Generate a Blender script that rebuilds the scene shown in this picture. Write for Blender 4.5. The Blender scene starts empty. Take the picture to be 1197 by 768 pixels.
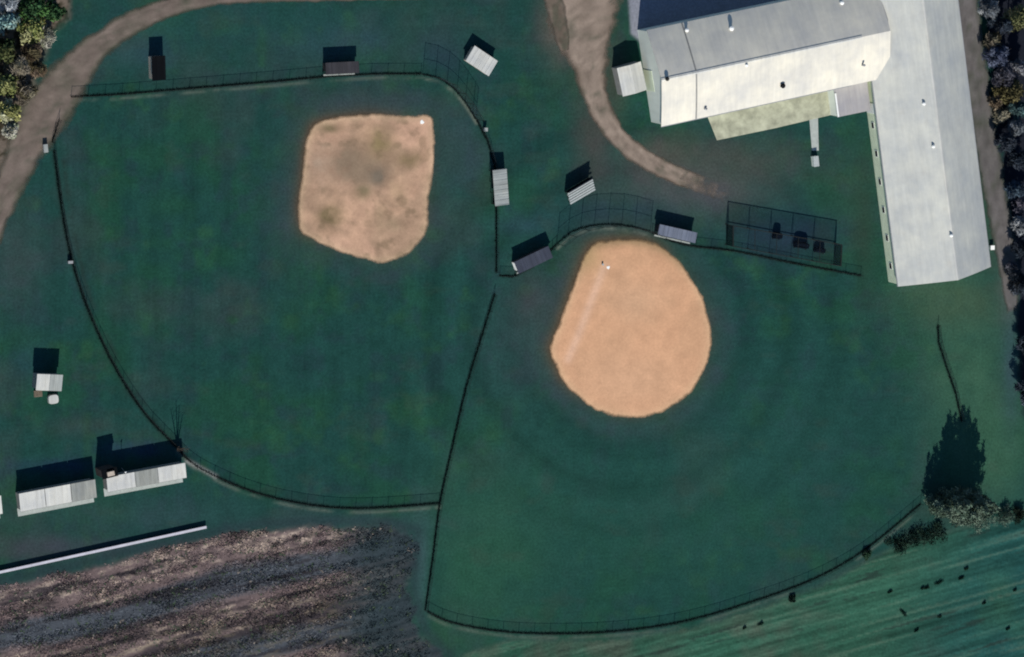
import bpy, math, random
import numpy as np
from mathutils import Vector

random.seed(7)
rng = np.random.default_rng(11)
scene = bpy.context.scene
COL = scene.collection

# ------------------------------------------------------------------ camera
PW, PH, MPP = 1197.0, 768.0, 0.16
H = 900.0
CAM = np.array([-0.40 * H, 0.14 * H, H])
D = -CAM / np.linalg.norm(CAM)
U = np.array([0, 1.0, 0]) - D * D[1]
U /= np.linalg.norm(U)
R = np.cross(D, U)
LENS = 36.0 * np.linalg.norm(CAM) / (PW * MPP)


def at(px, py, z=0.0):
    """photo pixel -> point of the place at height z"""
    ray = D * LENS + R * ((px - PW / 2) / PW * 36) + U * ((PH / 2 - py) / PW * 36)
    t = (z - CAM[2]) / ray[2]
    p = CAM + ray * t
    return Vector((float(p[0]), float(p[1]), z))


def to_px(x, y):
    """ground coordinates -> survey (photo pixel) coordinates, arrays"""
    vx, vy, vz = x - CAM[0], y - CAM[1], -CAM[2]
    dd = vx * D[0] + vy * D[1] + vz * D[2]
    rr = vx * R[0] + vy * R[1] + vz * R[2]
    uu = vx * U[0] + vy * U[1] + vz * U[2]
    k = LENS / dd
    return rr * k / 36 * PW + PW / 2, PH / 2 - uu * k / 36 * PW


cam = bpy.data.objects.new("camera", bpy.data.cameras.new("camera"))
COL.objects.link(cam)
cam.location = CAM
cam.data.lens = LENS
cam.data.sensor_width = 36
cam.data.clip_start = 10
cam.data.clip_end = 12000
from mathutils import Matrix
cam.rotation_euler = Matrix(((R[0], U[0], -D[0]), (R[1], U[1], -D[1]), (R[2], U[2], -D[2]))).to_euler()
scene.camera = cam

# ------------------------------------------------------------------ light
EL = math.radians(38)
AZ_X = -0.10
sv = Vector((AZ_X, -1, 0)).normalized() * math.cos(EL) + Vector((0, 0, math.sin(EL)))
sun = bpy.data.objects.new("sun", bpy.data.lights.new("sun", 'SUN'))
COL.objects.link(sun)
sun.data.energy = 4.2
sun.data.angle = math.radians(0.5)
sun.data.color = (1.0, 0.945, 0.85)
sun.rotation_euler = sv.to_track_quat('Z', 'Y').to_euler()
sun.location = (0, -200, 200)
w = bpy.data.worlds.new("World")
scene.world = w
w.use_nodes = True
wn = w.node_tree
sky = wn.nodes.new("ShaderNodeTexSky")
sky.sky_type = 'NISHITA'
sky.sun_disc = False
sky.sun_elevation = EL
sky.sun_rotation = math.pi + 0.10
sky.ozone_density = 6.0
sky.dust_density = 0.2
sky.air_density = 1.3
wn.nodes["Background"].inputs[1].default_value = 0.07
wn.links.new(sky.outputs[0], wn.nodes["Background"].inputs[0])
scene.view_settings.view_transform = 'Standard'
scene.view_settings.look = 'None'
scene.view_settings.gamma = 1
scene.view_settings.exposure = 0.40
scene.cycles.filter_width = 2.0
scene.cycles.max_bounces = 5
scene.cycles.transparent_max_bounces = 24


# ------------------------------------------------------------------ materials
def lin(r, g, b):
    f = lambda c: ((c / 255 + .055) / 1.055) ** 2.4 if c > 10 else c / 255 / 12.92
    return (f(r), f(g), f(b))


class NT:
    def __init__(s, name):
        s.m = bpy.data.materials.new(name)
        s.m.use_nodes = True
        s.t = s.m.node_tree
        s.b = s.t.nodes["Principled BSDF"]
        s.out = s.t.nodes["Material Output"]
        s.b.inputs["Specular IOR Level"].default_value = 0.15

    def n(s, typ, **kw):
        n = s.t.nodes.new(typ)
        for k, v in kw.items():
            setattr(n, k, v)
        return n

    def l(s, a, b):
        s.t.links.new(a, b)

    def noise(s, scale, detail=4, rough=.6, vec=None, stretch=None):
        n = s.n("ShaderNodeTexNoise")
        n.inputs["Scale"].default_value = scale
        n.inputs["Detail"].default_value = detail
        n.inputs["Roughness"].default_value = rough
        tc = s.n("ShaderNodeTexCoord")
        v = tc.outputs["Object"]
        if stretch:
            mp = s.n("ShaderNodeMapping")
            mp.inputs["Scale"].default_value = stretch
            s.l(v, mp.inputs[0])
            v = mp.outputs[0]
        s.l(v, n.inputs["Vector"])
        return n.outputs["Fac"]

    def ramp(s, fac, stops):
        r = s.n("ShaderNodeValToRGB")
        e = r.color_ramp.elements
        while len(e) < len(stops):
            e.new(0.5)
        for q, (p, c) in zip(e, stops):
            q.position = p
            q.color = tuple(c) + (1,) if len(c) == 3 else c
        s.l(fac, r.inputs[0])
        return r.outputs[0]

    def mul(s, a, b, fac=1.0):
        m = s.n("ShaderNodeMix", data_type='RGBA', blend_type='MULTIPLY')
        m.inputs[0].default_value = fac
        s.l(a, m.inputs[6])
        s.l(b, m.inputs[7])
        return m.outputs[2]


def paint(name, col, rough=.6, var=.25, scale=1.5, metal=0.0, stretch=None, bump=0.0):
    """weathered plain surface: a colour broken by two noises"""
    k = NT(name)
    f = k.noise(scale, 5, .65, stretch=stretch)
    c0 = tuple(max(0, c * (1 - var)) for c in col)
    c1 = tuple(min(1, c * (1 + var)) for c in col)
    k.l(k.ramp(f, [(.3, c0), (.7, c1)]), k.b.inputs["Base Color"])
    k.b.inputs["Roughness"].default_value = rough
    k.b.inputs["Metallic"].default_value = metal
    if max(col) < .06:
        k.b.inputs["Specular IOR Level"].default_value = .02
    if bump:
        b = k.n("ShaderNodeBump")
        b.inputs["Strength"].default_value = bump
        b.inputs["Distance"].default_value = .05
        k.l(f, b.inputs["Height"])
        k.l(b.outputs[0], k.b.inputs["Normal"])
    return k.m


def attr_mat(name, fine=8.0, amp=.25, rough=.95, alpha=False, mid=.9, mamp=None):
    """colour stored with the mesh, broken by fine noises"""
    k = NT(name)
    a = k.n("ShaderNodeVertexColor", layer_name="Col")
    f1 = k.noise(fine, 3, .7)
    mamp = amp if mamp is None else mamp
    f2 = k.noise(mid, 5, .65)
    c = k.mul(a.outputs[0], k.ramp(f1, [(.25, (1 - amp,) * 3), (.75, (1 + amp,) * 3)]))
    c = k.mul(c, k.ramp(f2, [(.25, (1 - mamp,) * 3), (.75, (1 + mamp,) * 3)]))
    k.l(c, k.b.inputs["Base Color"])
    k.b.inputs["Roughness"].default_value = rough
    k.b.inputs["Specular IOR Level"].default_value = 0.0
    if alpha:
        # ragged border: edge value 1 inside .. 0 at the border, cut by a noise
        e = k.n("ShaderNodeAttribute", attribute_name="edge")
        fn = k.noise(.32, 6, .62)
        ad = k.n("ShaderNodeMath", operation='MULTIPLY_ADD')
        k.l(fn, ad.inputs[0])
        ad.inputs[1].default_value = 1.0
        k.l(e.outputs["Fac"], ad.inputs[2])
        mr = k.n("ShaderNodeMapRange")
        k.l(ad.outputs[0], mr.inputs[0])
        mr.inputs[1].default_value = .72
        mr.inputs[2].default_value = 1.12
        k.l(mr.outputs[0], k.b.inputs["Alpha"])
    return k.m


def metal_roof(name, col, rib=2.2, streak=.18, rough=.6, rust=0.0, bump=.12):
    """ribbed sheet roof: ribs across local X, rain streaks down local Y"""
    k = NT(name)
    f = k.noise(1.0, 5, .7, stretch=(1.6, .12, .3))
    f2 = k.noise(.16, 5, .65)
    c = k.ramp(f, [(.3, tuple(x * (1 - streak) for x in col)), (.72, tuple(min(.95, x * (1 + streak)) for x in col))])
    c = k.mul(c, k.ramp(f2, [(.32, (.78, .80, .84)), (.66, (1.06, 1.05, 1.0))]))
    if rust:
        f3 = k.noise(.35, 6, .75)
        mx = k.n("ShaderNodeMix", data_type='RGBA')
        k.l(k.ramp(f3, [(.56, (0, 0, 0)), (.68, (rust,) * 3)]), mx.inputs[0])
        k.l(c, mx.inputs[6])
        mx.inputs[7].default_value = (.34, .30, .26, 1)
        c = mx.outputs[2]
    k.l(c, k.b.inputs["Base Color"])
    wv = k.n("ShaderNodeTexWave", wave_type='BANDS', bands_direction='X')
    wv.inputs["Scale"].default_value = rib
    tc = k.n("ShaderNodeTexCoord")
    k.l(tc.outputs["Object"], wv.inputs["Vector"])
    b = k.n("ShaderNodeBump")
    b.inputs["Strength"].default_value = bump
    b.inputs["Distance"].default_value = .03
    k.l(wv.outputs["Fac"], b.inputs["Height"])
    k.l(b.outputs[0], k.b.inputs["Normal"])
    k.b.inputs["Roughness"].default_value = rough
    k.b.inputs["Specular IOR Level"].default_value = .25 if sum(col) > 1 else .03
    return k.m


def netting(name, col, cover):
    """woven wire: transparent holes, thin dark strands (cover = share of wire)"""
    k = NT(name)
    k.b.inputs["Base Color"].default_value = (*col, 1)
    k.b.inputs["Roughness"].default_value = .8
    k.b.inputs["Specular IOR Level"].default_value = 0
    f = k.noise(14, 2, .5)
    mr = k.n("ShaderNodeMapRange")
    k.l(f, mr.inputs[0])
    mr.inputs[1].default_value = .2
    mr.inputs[2].default_value = .8
    mr.inputs[3].default_value = cover * .55
    mr.inputs[4].default_value = min(1, cover * 1.45)
    k.l(mr.outputs[0], k.b.inputs["Alpha"])
    return k.m


M = {}
M['grass'] = attr_mat("grass_turf", 2.2, .26, mid=.3, mamp=.12)
M['sheet'] = attr_mat("bare_earth", 2.0, .10, alpha=True, mid=.35, mamp=.11)
M['leaf'] = attr_mat("leaves", 3.0, .2, .8)
M['bark'] = paint("bark", (.09, .07, .055), .9, .4, 3)
M['barn_roof'] = metal_roof("barn_roof_sheet", (.585, .56, .50), 1.4, .07, rust=.07)
M['hall_roof'] = metal_roof("hall_roof_sheet", (.475, .482, .46), 1.2, .08, rust=.16)
M['white_roof'] = metal_roof("white_roof_sheet", (.50, .50, .475), 3, .16, rust=.3)
M['pale_roof'] = metal_roof("pale_roof_sheet", (.31, .33, .32), 3, .3, rust=.35)
M['grey_roof'] = metal_roof("grey_roof_sheet", (.25, .26, .245), 3, .25, rust=.3)
M['slate_roof'] = metal_roof("slate_blue_roof_sheet", (.055, .062, .085), 3, .2)
M['blue_grey_roof'] = metal_roof("blue_grey_roof_sheet", (.16, .18, .23), 3, .2)
M['brown_roof'] = metal_roof("dull_brown_roof_sheet", (.048, .046, .052), 3, .25)
M['dark_roof'] = metal_roof("tarred_roof", (.0045, .0055, .007), 3, .3, .9)
M['link_roof'] = metal_roof("link_roof_felt", (.36, .345, .35), 2, .12)
M['white_wall'] = paint("white_painted_boards", (.66, .70, .64), .7, .08, .6, stretch=(1, 1, .2))
M['cream_wall'] = paint("cream_painted_boards", (.66, .72, .54), .7, .1, .6)
M['board'] = paint("weathered_boards", (.16, .13, .10), .9, .35, 2.2, stretch=(3, 3, .3))
M['dark_board'] = paint("dark_stained_boards", (.05, .045, .045), .9, .35, 2.2)
M['block'] = paint("grey_block_wall", (.22, .22, .21), .9, .15, 1.5)
M['steel'] = paint("galvanised_steel", (.30, .31, .32), .5, .15, 2, .4)
M['dark_steel'] = paint("dark_coated_steel", (.02, .022, .022), .6, .2, 2)
M['white'] = paint("white_paint", (.78, .79, .77), .6, .06, 2)
M['alu'] = paint("aluminium_planks", (.40, .43, .42), .45, .12, 3, .2)
M['dark'] = paint("dark_opening", (.012, .012, .013), .9, .2, 2)
M['tarp'] = paint("dark_tarpaulin", (.003, .005, .009), .6, .3, 1.5, bump=.4)
M['chain'] = netting("chain_link", (.02, .025, .03), .13)
M['backnet'] = netting("backstop_wire", (.03, .037, .045), .15)
M['net'] = netting("cage_net", (.012, .018, .028), .17)
M['endnet'] = netting("heavy_cage_net", (.008, .010, .014), .5)
M['concrete'] = paint("worn_concrete", (.33, .335, .25), .9, .36, .4, bump=.2)
M['walk'] = paint("pale_concrete_walk", (.33, .36, .34), .9, .15, 1.2)
M['rail'] = paint("pale_wall_cap", (.46, .45, .50), .7, .12, .7)
M['pale_wood'] = paint("pale_timber", (.42, .36, .30), .85, .25, 2)


# ------------------------------------------------------------------ mesh helpers
class MB:
    def __init__(s):
        s.v, s.f = [], []

    def poly(s, pts):
        i = len(s.v)
        s.v += [tuple(p) for p in pts]
        s.f.append(tuple(range(i, i + len(pts))))

    def hexa(s, p):
        """8 corners: bottom 0-3 (counter-clockwise), top 4-7"""
        i = len(s.v)
        s.v += [tuple(q) for q in p]
        for f in ((3, 2, 1, 0), (4, 5, 6, 7), (0, 1, 5, 4), (1, 2, 6, 5), (2, 3, 7, 6), (3, 0, 4, 7)):
            s.f.append(tuple(i + k for k in f))
        return s

    def box(s, x0, x1, y0, y1, z0, z1):
        return s.hexa([(x0, y0, z0), (x1, y0, z0), (x1, y1, z0), (x0, y1, z0),
                       (x0, y0, z1), (x1, y0, z1), (x1, y1, z1), (x0, y1, z1)])

    def slab(s, a, b, c, d, t):
        """sheet of thickness t below the quad a,b,c,d (counter-clockwise from above)"""
        lo = [(p[0], p[1], p[2] - t) for p in (a, b, c, d)]
        return s.hexa(lo + [a, b, c, d])

    def prism(s, pts, axis_lo, axis_hi, fn):
        """closed outline pts (u, z) swept between two positions; fn(u, z, k) -> xyz"""
        n = len(pts)
        i = len(s.v)
        s.v += [fn(u, z, axis_lo) for u, z in pts] + [fn(u, z, axis_hi) for u, z in pts]
        s.f.append(tuple(i + k for k in reversed(range(n))))
        s.f.append(tuple(i + n + k for k in range(n)))
        for k in range(n):
            s.f.append((i + k, i + (k + 1) % n, i + n + (k + 1) % n, i + n + k))
        return s

    def tube(s, p, q, r0, r1=None, n=6):
        r1 = r0 if r1 is None else r1
        p, q = Vector(p), Vector(q)
        d = (q - p).normalized()
        a = d.orthogonal().normalized()
        b = d.cross(a)
        i = len(s.v)
        for c, r in ((p, r0), (q, r1)):
            for k in range(n):
                t = 2 * math.pi * k / n
                s.v.append(tuple(c + a * math.cos(t) * r + b * math.sin(t) * r))
        for k in range(n):
            s.f.append((i + k, i + (k + 1) % n, i + n + (k + 1) % n, i + n + k))
        s.f.append(tuple(i + k for k in reversed(range(n))))
        s.f.append(tuple(i + n + k for k in range(n)))
        return s

    def mesh(s, name, mat):
        m = bpy.data.meshes.new(name)
        m.from_pydata(s.v, [], s.f)
        m.materials.append(mat)
        m.update()
        return m

    def build(s, name, mat, parent=None):
        o = bpy.data.objects.new(name, s.mesh(name, mat))
        COL.objects.link(o)
        if parent:
            o.parent = parent
        return o


def np_obj(name, verts, faces, cols, mat, parent=None, edge=None):
    """mesh from arrays; faces (n, k); cols (nverts, 3)"""
    me = bpy.data.meshes.new(name)
    nv, (nf, k) = len(verts), faces.shape
    me.vertices.add(nv)
    me.vertices.foreach_set("co", np.ascontiguousarray(verts, np.float32).ravel())
    me.loops.add(nf * k)
    me.loops.foreach_set("vertex_index", np.ascontiguousarray(faces, np.int32).ravel())
    me.polygons.add(nf)
    me.polygons.foreach_set("loop_start", np.arange(0, nf * k, k, dtype=np.int32))
    me.polygons.foreach_set("loop_total", np.full(nf, k, np.int32))
    ca = me.color_attributes.new("Col", 'FLOAT_COLOR', 'POINT')
    c4 = np.ones((nv, 4), np.float32)
    c4[:, :3] = cols
    ca.data.foreach_set("color", c4.ravel())
    if edge is not None:
        ea = me.attributes.new("edge", 'FLOAT', 'POINT')
        ea.data.foreach_set("value", np.ascontiguousarray(edge, np.float32))
    me.materials.append(mat)
    me.update(calc_edges=True)
    me.validate()
    o = bpy.data.objects.new(name, me)
    COL.objects.link(o)
    if parent:
        o.parent = parent
    return o


def tag(o, label=None, cat=None, group=None, kind=None):
    if label:
        o["label"] = label
    if cat:
        o["category"] = cat
    if group:
        o["group"] = group
    if kind:
        o["kind"] = kind
    return o


def thing(name, label, cat, loc=(0, 0, 0), rz=0.0, group=None):
    o = bpy.data.objects.new(name, None)
    o.empty_display_size = .3
    COL.objects.link(o)
    o.location = loc
    o.rotation_euler = (0, 0, rz)
    return tag(o, label, cat, group)


def frame(pa, pb, z):
    """front edge pa->pb (photo pixels, at height z): base point, rotation, length"""
    a, b = at(*pa, z), at(*pb, z)
    m = (a + b) / 2
    d = b - a
    return (m.x, m.y, 0), math.atan2(d.y, d.x), d.length


# ------------------------------------------------------------------ noise fields
def vnoise(x, y, seed):
    xi, yi = np.floor(x).astype(np.int64), np.floor(y).astype(np.int64)
    fx, fy = x - xi, y - yi
    fx, fy = fx * fx * (3 - 2 * fx), fy * fy * (3 - 2 * fy)

    def h(i, j):
        n = (i * 374761393 + j * 668265263 + seed * 1442695041) & 0xffffffff
        n = ((n ^ (n >> 13)) * 1274126177) & 0xffffffff
        return ((n ^ (n >> 16)) & 0xffff) / 65535.0
    a, b, c, d = h(xi, yi), h(xi + 1, yi), h(xi, yi + 1), h(xi + 1, yi + 1)
    return (a * (1 - fx) + b * fx) * (1 - fy) + (c * (1 - fx) + d * fx) * fy


def fbm(x, y, seed, oct=4):
    s, a, t = 0, .5, 0
    for o in range(oct):
        s = s + a * vnoise(x * 2 ** o, y * 2 ** o, seed + o * 17)
        t += a
        a *= .55
    return s / t


def dist_line(x, y, pts):
    best = np.full(x.shape, 1e9)
    for (ax, ay), (bx, by) in zip(pts[:-1], pts[1:]):
        dx, dy = bx - ax, by - ay
        t = np.clip(((x - ax) * dx + (y - ay) * dy) / (dx * dx + dy * dy + 1e-9), 0, 1)
        best = np.minimum(best, np.hypot(x - ax - t * dx, y - ay - t * dy))
    return best


def inside(x, y, pts):
    r = np.zeros(x.shape, bool)
    n = len(pts)
    for i in range(n):
        (ax, ay), (bx, by) = pts[i], pts[(i + 1) % n]
        if ay == by:
            continue
        r ^= ((ay > y) != (by > y)) & (x < (bx - ax) * (y - ay) / (by - ay) + ax)
    return r


def sdist(x, y, pts):
    """distance to outline, positive inside"""
    d = dist_line(x, y, list(pts) + [pts[0]])
    return np.where(inside(x, y, pts), d, -d)


def smooth(pts, n=6, closed=False):
    """Catmull-Rom through points"""
    P = [Vector((p[0], p[1])) for p in pts]
    out = []
    N = len(P)
    for i in range(N if closed else N - 1):
        p0 = P[(i - 1) % N] if closed or i > 0 else P[0]
        p1, p2 = P[i], P[(i + 1) % N]
        p3 = P[(i + 2) % N] if closed or i + 2 < N else P[-1]
        for k in range(n):
            t = k / n
            q = .5 * ((2 * p1) + (p2 - p0) * t + (2 * p0 - 5 * p1 + 4 * p2 - p3) * t * t + (3 * p1 - p0 - 3 * p2 + p3) * t ** 3)
            out.append((q.x, q.y))
    if not closed:
        out.append((P[-1].x, P[-1].y))
    return out


def sst(e0, e1, x):
    t = np.clip((x - e0) / (e1 - e0), 0, 1)
    return t * t * (3 - 2 * t)


def mixc(c, col, f):
    f = np.asarray(f)[..., None]
    return c * (1 - f) + np.asarray(col) * f


# ------------------------------------------------------------------ survey outlines (photo pixels)
INF1 = smooth([(363, 152), (372, 143), (400, 137), (440, 134), (475, 136), (503, 137), (507, 160), (506, 200), (501, 235),
               (499, 262), (490, 284), (470, 300), (448, 306), (420, 301), (392, 292), (368, 281), (352, 268), (349, 240), (354, 205), (357, 175)], 5, True)
INF2 = smooth([(690, 289), (710, 282), (740, 280), (766, 285), (788, 300), (808, 325), (823, 356), (831, 392), (827, 420),
               (814, 448), (793, 470), (768, 484), (738, 488), (708, 483), (681, 468), (660, 446), (650, 426), (644, 408), (652, 385), (664, 352), (676, 318)], 5, True)
F_WEST = smooth([(63, 176), (68, 215), (75, 262), (86, 312), (104, 365), (133, 427), (168, 482), (205, 521), (230, 545), (288, 572), (350, 588), (420, 594), (513, 588)], 5)
F_STUB = [(69, 140), (65, 152), (61, 166)]
F_TOP = [(83, 113), (140, 110), (200, 105), (260, 100), (320, 95), (383, 89), (440, 86), (492, 86)]
F_EAST1 = [(557, 140), (570, 165), (578, 192), (580, 250), (580, 318)]
F_MID = smooth([(578, 344), (562, 396), (545, 452), (528, 525), (514, 588), (506, 650), (497, 713)], 3)
F_SOUTH = smooth([(500, 715), (530, 728), (600, 739), (700, 739), (790, 728), (870, 706), (950, 677), (1010, 643), (1076, 589)], 4)
F_RIGHT = [(1124, 492), (1117, 460), (1105, 425), (1097, 400), (1096, 380)]
F_G1 = [(584, 322), (600, 323), (630, 306), (650, 286)]
F_G2 = smooth([(762, 272), (800, 286), (857, 293), (930, 308), (1006, 322)], 3)
B_1 = smooth([(494, 87), (512, 91), (530, 103), (545, 121), (556, 139)], 2)
B_2 = smooth([(651, 285), (668, 271), (690, 264), (715, 262), (740, 265), (760, 271)], 2)
FENCES = [F_WEST, F_STUB, F_TOP, F_EAST1, F_MID, F_SOUTH, F_RIGHT, F_G1, F_G2]
SCRUB = [(-200, 725), (0, 684), (90, 664), (180, 642), (240, 628), (300, 616), (400, 613), (455, 614), (484, 622), (480, 690), (492, 738), (520, 765), (545, 900), (-200, 900)]
HAY = [(545, 900), (540, 768), (600, 748), (700, 751), (800, 737), (880, 715), (960, 685), (1015, 655), (1050, 640), (1110, 622), (1197, 598), (1500, 520), (1500, 900)]
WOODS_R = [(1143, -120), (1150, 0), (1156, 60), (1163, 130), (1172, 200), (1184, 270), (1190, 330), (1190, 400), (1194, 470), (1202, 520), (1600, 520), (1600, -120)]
WOODS_L = [(-200, -120), (86, -120), (80, 20), (58, 50), (48, 80), (36, 120), (20, 165), (0, 205), (-200, 400)]


def ground_colour(x, y):
    """albedo of the turf and soil at survey position x, y"""
    n1 = fbm(x / 60, y / 60, 1)
    n2 = fbm(x / 22, y / 22, 2)
    n3 = fbm(x / 7, y / 7, 3, 3)
    n4 = fbm(x / 90 + 9, y / 90, 4)
    # blotches of cooler and warmer turf
    c = np.empty(x.shape + (3,))
    c[:] = (.0118, .0470, .0405)
    c = mixc(c, (.0125, .0535, .0330), sst(.45, .75, n1) * .8)
    c = mixc(c, (.0150, .0385, .0430), sst(.50, .78, n2) * .6)
    c = mixc(c, (.0290, .0470, .0460), sst(.52, .8, n4) * .5)
    c = mixc(c, (.0190, .0660, .0330), sst(.60, .85, fbm(x / 34, y / 34, 8)) * .6)
    c *= (.86 + .28 * n3)[..., None]
    stv = fbm(x / 2.6, y / 55, 13, 2)
    sth = fbm(x / 70, y / 3.2, 14, 2)
    c *= (1 + .17 * (stv - .5) * (x < 640) * (y > 100) + .17 * (sth - .5) * ((y < 110) | (x > 560)))[..., None]
    # faint mowing lines up the left outfield and rings round the right infield
    rr = np.hypot(x - 738, (y - 385))
    c *= (1 + (.05 + .11 * n2) * np.sin(rr / 8.5 + 3.5 * n1) * sst(95, 120, rr) * (1 - sst(230, 330, rr)))[..., None]
    c *= (1 + .05 * np.sin(x / 6.5 + 3 * n1) * (x < 560) * (y > 100))[..., None]
    low = sst(400, 500, y) * (x > 600)
    for r_, k_ in ((118, .16), (150, -.14), (184, -.20), (205, .12), (236, -.10)):
        c *= (1 + k_ * np.exp(-((rr + 10 * (n1 - .5) - r_) / 5.0) ** 2) * (.3 + .7 * low) * (.3 + n2))[..., None]
    # greener, drier tongues; bluish shadow tint painted into turf north of sheds, dugouts, backstop
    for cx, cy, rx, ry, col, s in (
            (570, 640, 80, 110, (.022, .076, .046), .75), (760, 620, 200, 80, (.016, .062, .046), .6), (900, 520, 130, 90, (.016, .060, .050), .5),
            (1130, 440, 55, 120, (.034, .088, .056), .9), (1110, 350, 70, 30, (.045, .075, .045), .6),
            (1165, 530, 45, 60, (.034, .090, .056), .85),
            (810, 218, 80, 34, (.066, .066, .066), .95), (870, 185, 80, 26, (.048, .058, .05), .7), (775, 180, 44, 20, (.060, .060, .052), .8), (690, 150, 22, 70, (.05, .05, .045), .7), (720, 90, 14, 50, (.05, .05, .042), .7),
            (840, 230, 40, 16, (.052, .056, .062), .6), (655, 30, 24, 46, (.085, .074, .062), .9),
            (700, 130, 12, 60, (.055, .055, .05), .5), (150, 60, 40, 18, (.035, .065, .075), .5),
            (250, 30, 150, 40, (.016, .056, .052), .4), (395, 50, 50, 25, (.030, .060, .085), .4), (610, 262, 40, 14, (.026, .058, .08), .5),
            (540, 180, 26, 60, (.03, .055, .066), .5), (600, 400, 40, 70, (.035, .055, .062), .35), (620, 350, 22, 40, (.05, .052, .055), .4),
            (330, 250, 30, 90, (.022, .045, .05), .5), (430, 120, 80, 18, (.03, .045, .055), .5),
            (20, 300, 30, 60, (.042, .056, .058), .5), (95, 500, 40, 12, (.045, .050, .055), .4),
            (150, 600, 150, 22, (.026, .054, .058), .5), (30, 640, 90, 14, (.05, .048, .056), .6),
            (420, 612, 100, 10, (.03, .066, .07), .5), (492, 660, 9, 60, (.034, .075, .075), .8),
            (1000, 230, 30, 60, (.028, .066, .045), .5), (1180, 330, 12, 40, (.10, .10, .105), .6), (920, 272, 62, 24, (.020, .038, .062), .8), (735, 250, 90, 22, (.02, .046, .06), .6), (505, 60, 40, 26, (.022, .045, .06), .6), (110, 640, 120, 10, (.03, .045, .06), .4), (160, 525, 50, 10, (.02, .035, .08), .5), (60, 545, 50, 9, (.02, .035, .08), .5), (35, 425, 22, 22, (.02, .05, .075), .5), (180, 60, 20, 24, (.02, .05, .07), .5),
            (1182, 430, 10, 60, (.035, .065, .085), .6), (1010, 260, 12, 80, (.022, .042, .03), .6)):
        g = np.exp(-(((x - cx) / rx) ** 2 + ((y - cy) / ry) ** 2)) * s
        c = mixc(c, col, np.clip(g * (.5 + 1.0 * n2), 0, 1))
    c = mixc(c, (.042, .050, .040), sst(.60, .80, fbm(x / 40, y / 26, 21)) * .16)
    # trodden, drying rims round the two infields
    for P, col in ((INF1, (.070, .062, .048)), (INF2, (.085, .068, .045))):
        d = -sdist(x, y, P)
        cx = np.mean([p[0] for p in P])
        cy = np.mean([p[1] for p in P])
        side = .28 + .72 * sst(-10, 60, (cx - x) * .8 + (cy - y) * .55)
        c = mixc(c, col, np.clip(np.exp(-np.maximum(d, 0) / 8.0) * side * (.6 + 1.1 * n2), 0, .95))
        c = mixc(c, (.030, .048, .056), np.exp(-((d - 17) / 12) ** 2) * .45 * n2 * 1.4)
        c = mixc(c, (.060, .042, .026), np.exp(-np.maximum(d - 1, 0) / 3.0) * np.clip(side - .35, 0, 1) * 1.1)
    # fence lines: weed-killed dark strip, and bleached clippings on the sunny side
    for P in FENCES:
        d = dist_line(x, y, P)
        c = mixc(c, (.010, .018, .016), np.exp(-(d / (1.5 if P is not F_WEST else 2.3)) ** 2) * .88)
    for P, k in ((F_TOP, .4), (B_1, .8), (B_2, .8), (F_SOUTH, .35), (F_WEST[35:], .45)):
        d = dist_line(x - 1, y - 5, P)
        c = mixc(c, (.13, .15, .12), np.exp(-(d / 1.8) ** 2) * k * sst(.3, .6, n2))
    d = dist_line(x, y, [(219, 539), (236, 548), (252, 557)])
    c = mixc(c, (.26, .27, .26), np.exp(-(d / 2.4) ** 2) * .8)
    # second dark line beside the west outfield fence
    d = dist_line(x, y, [(p[0] + 8 + 2 * (i < 14), p[1]) for i, p in enumerate(F_WEST[2:36])])
    c = mixc(c, (.016, .030, .026), np.exp(-(d / 3.2) ** 2) * .6 * sst(.3, .55, n2))
    # scrub strip, lying in rows
    s = sdist(x, y, SCRUB)
    m = sst(-4, 8, s + (14 + 16 * sst(420, 470, x)) * (n2 - .5))
    c = mixc(c, scrub_colour(x, y), m)
    c = mixc(c, (.020, .034, .040), np.exp(-((s + 4) / 7) ** 2) * .6)
    # hay field with drill lines
    s = sdist(x, y, HAY)
    v = y + .27 * x
    st = fbm(x / 150, v / 4.2, 31, 3)
    st2 = fbm(x / 420, v / 13, 33, 2)
    hay = np.empty(x.shape + (3,))
    hay[:] = (.026, .082, .054)
    hay = mixc(hay, (.050, .075, .055), sst(.45, .75, n1))
    hay = mixc(hay, (.012, .058, .060), sst(1010, 1190, x + .3 * (y - 700)) * .75 * sst(.2, .7, n4 + .2))
    hay = hay * (.40 + 1.2 * st)[..., None] * (.75 + .5 * st2)[..., None] * (.72 + .56 * fbm(x / 12, v / 2.2, 39, 3))[..., None]
    hay = mixc(hay, (.085, .12, .085), sst(.60, .80, st) * .38)
    hay = mixc(hay, (.018, .03, .026), sst(.66, .8, fbm(x / 60, v / 5, 37, 3)) * .7)
    c = mixc(c, hay, sst(-3, 3, s + 8 * (n3 - .5)))
    c = mixc(c, (.08, .105, .08), np.exp(-((s + 1) / 3) ** 2) * .35 * n2)
    # wood floor
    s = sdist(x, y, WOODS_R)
    c = mixc(c, (.013, .015, .022), sst(-3, 5, s + 14 * (n2 - .5)))  # right wood: shade of the trees painted into the floor colour
    s = sdist(x, y, WOODS_L)
    lit = np.empty(x.shape + (3,))
    lit[:] = (.13, .105, .085)
    lit = mixc(lit, (.035, .03, .02), sst(.45, .65, n3))
    c = mixc(c, lit, sst(-6, 8, s + 16 * (n2 - .5)))
    # gravel yard north of the long building
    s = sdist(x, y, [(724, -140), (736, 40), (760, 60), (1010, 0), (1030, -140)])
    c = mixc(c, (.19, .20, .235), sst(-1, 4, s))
    # soil beside the side lane on the right
    s = dist_line(x, y, [(1095, -60), (1106, 30), (1122, 110), (1140, 200), (1160, 310)])
    c = mixc(c, (.032, .062, .045), np.exp(-(s / 9) ** 2) * .7)
    return np.clip(c, .004, .8)


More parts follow.
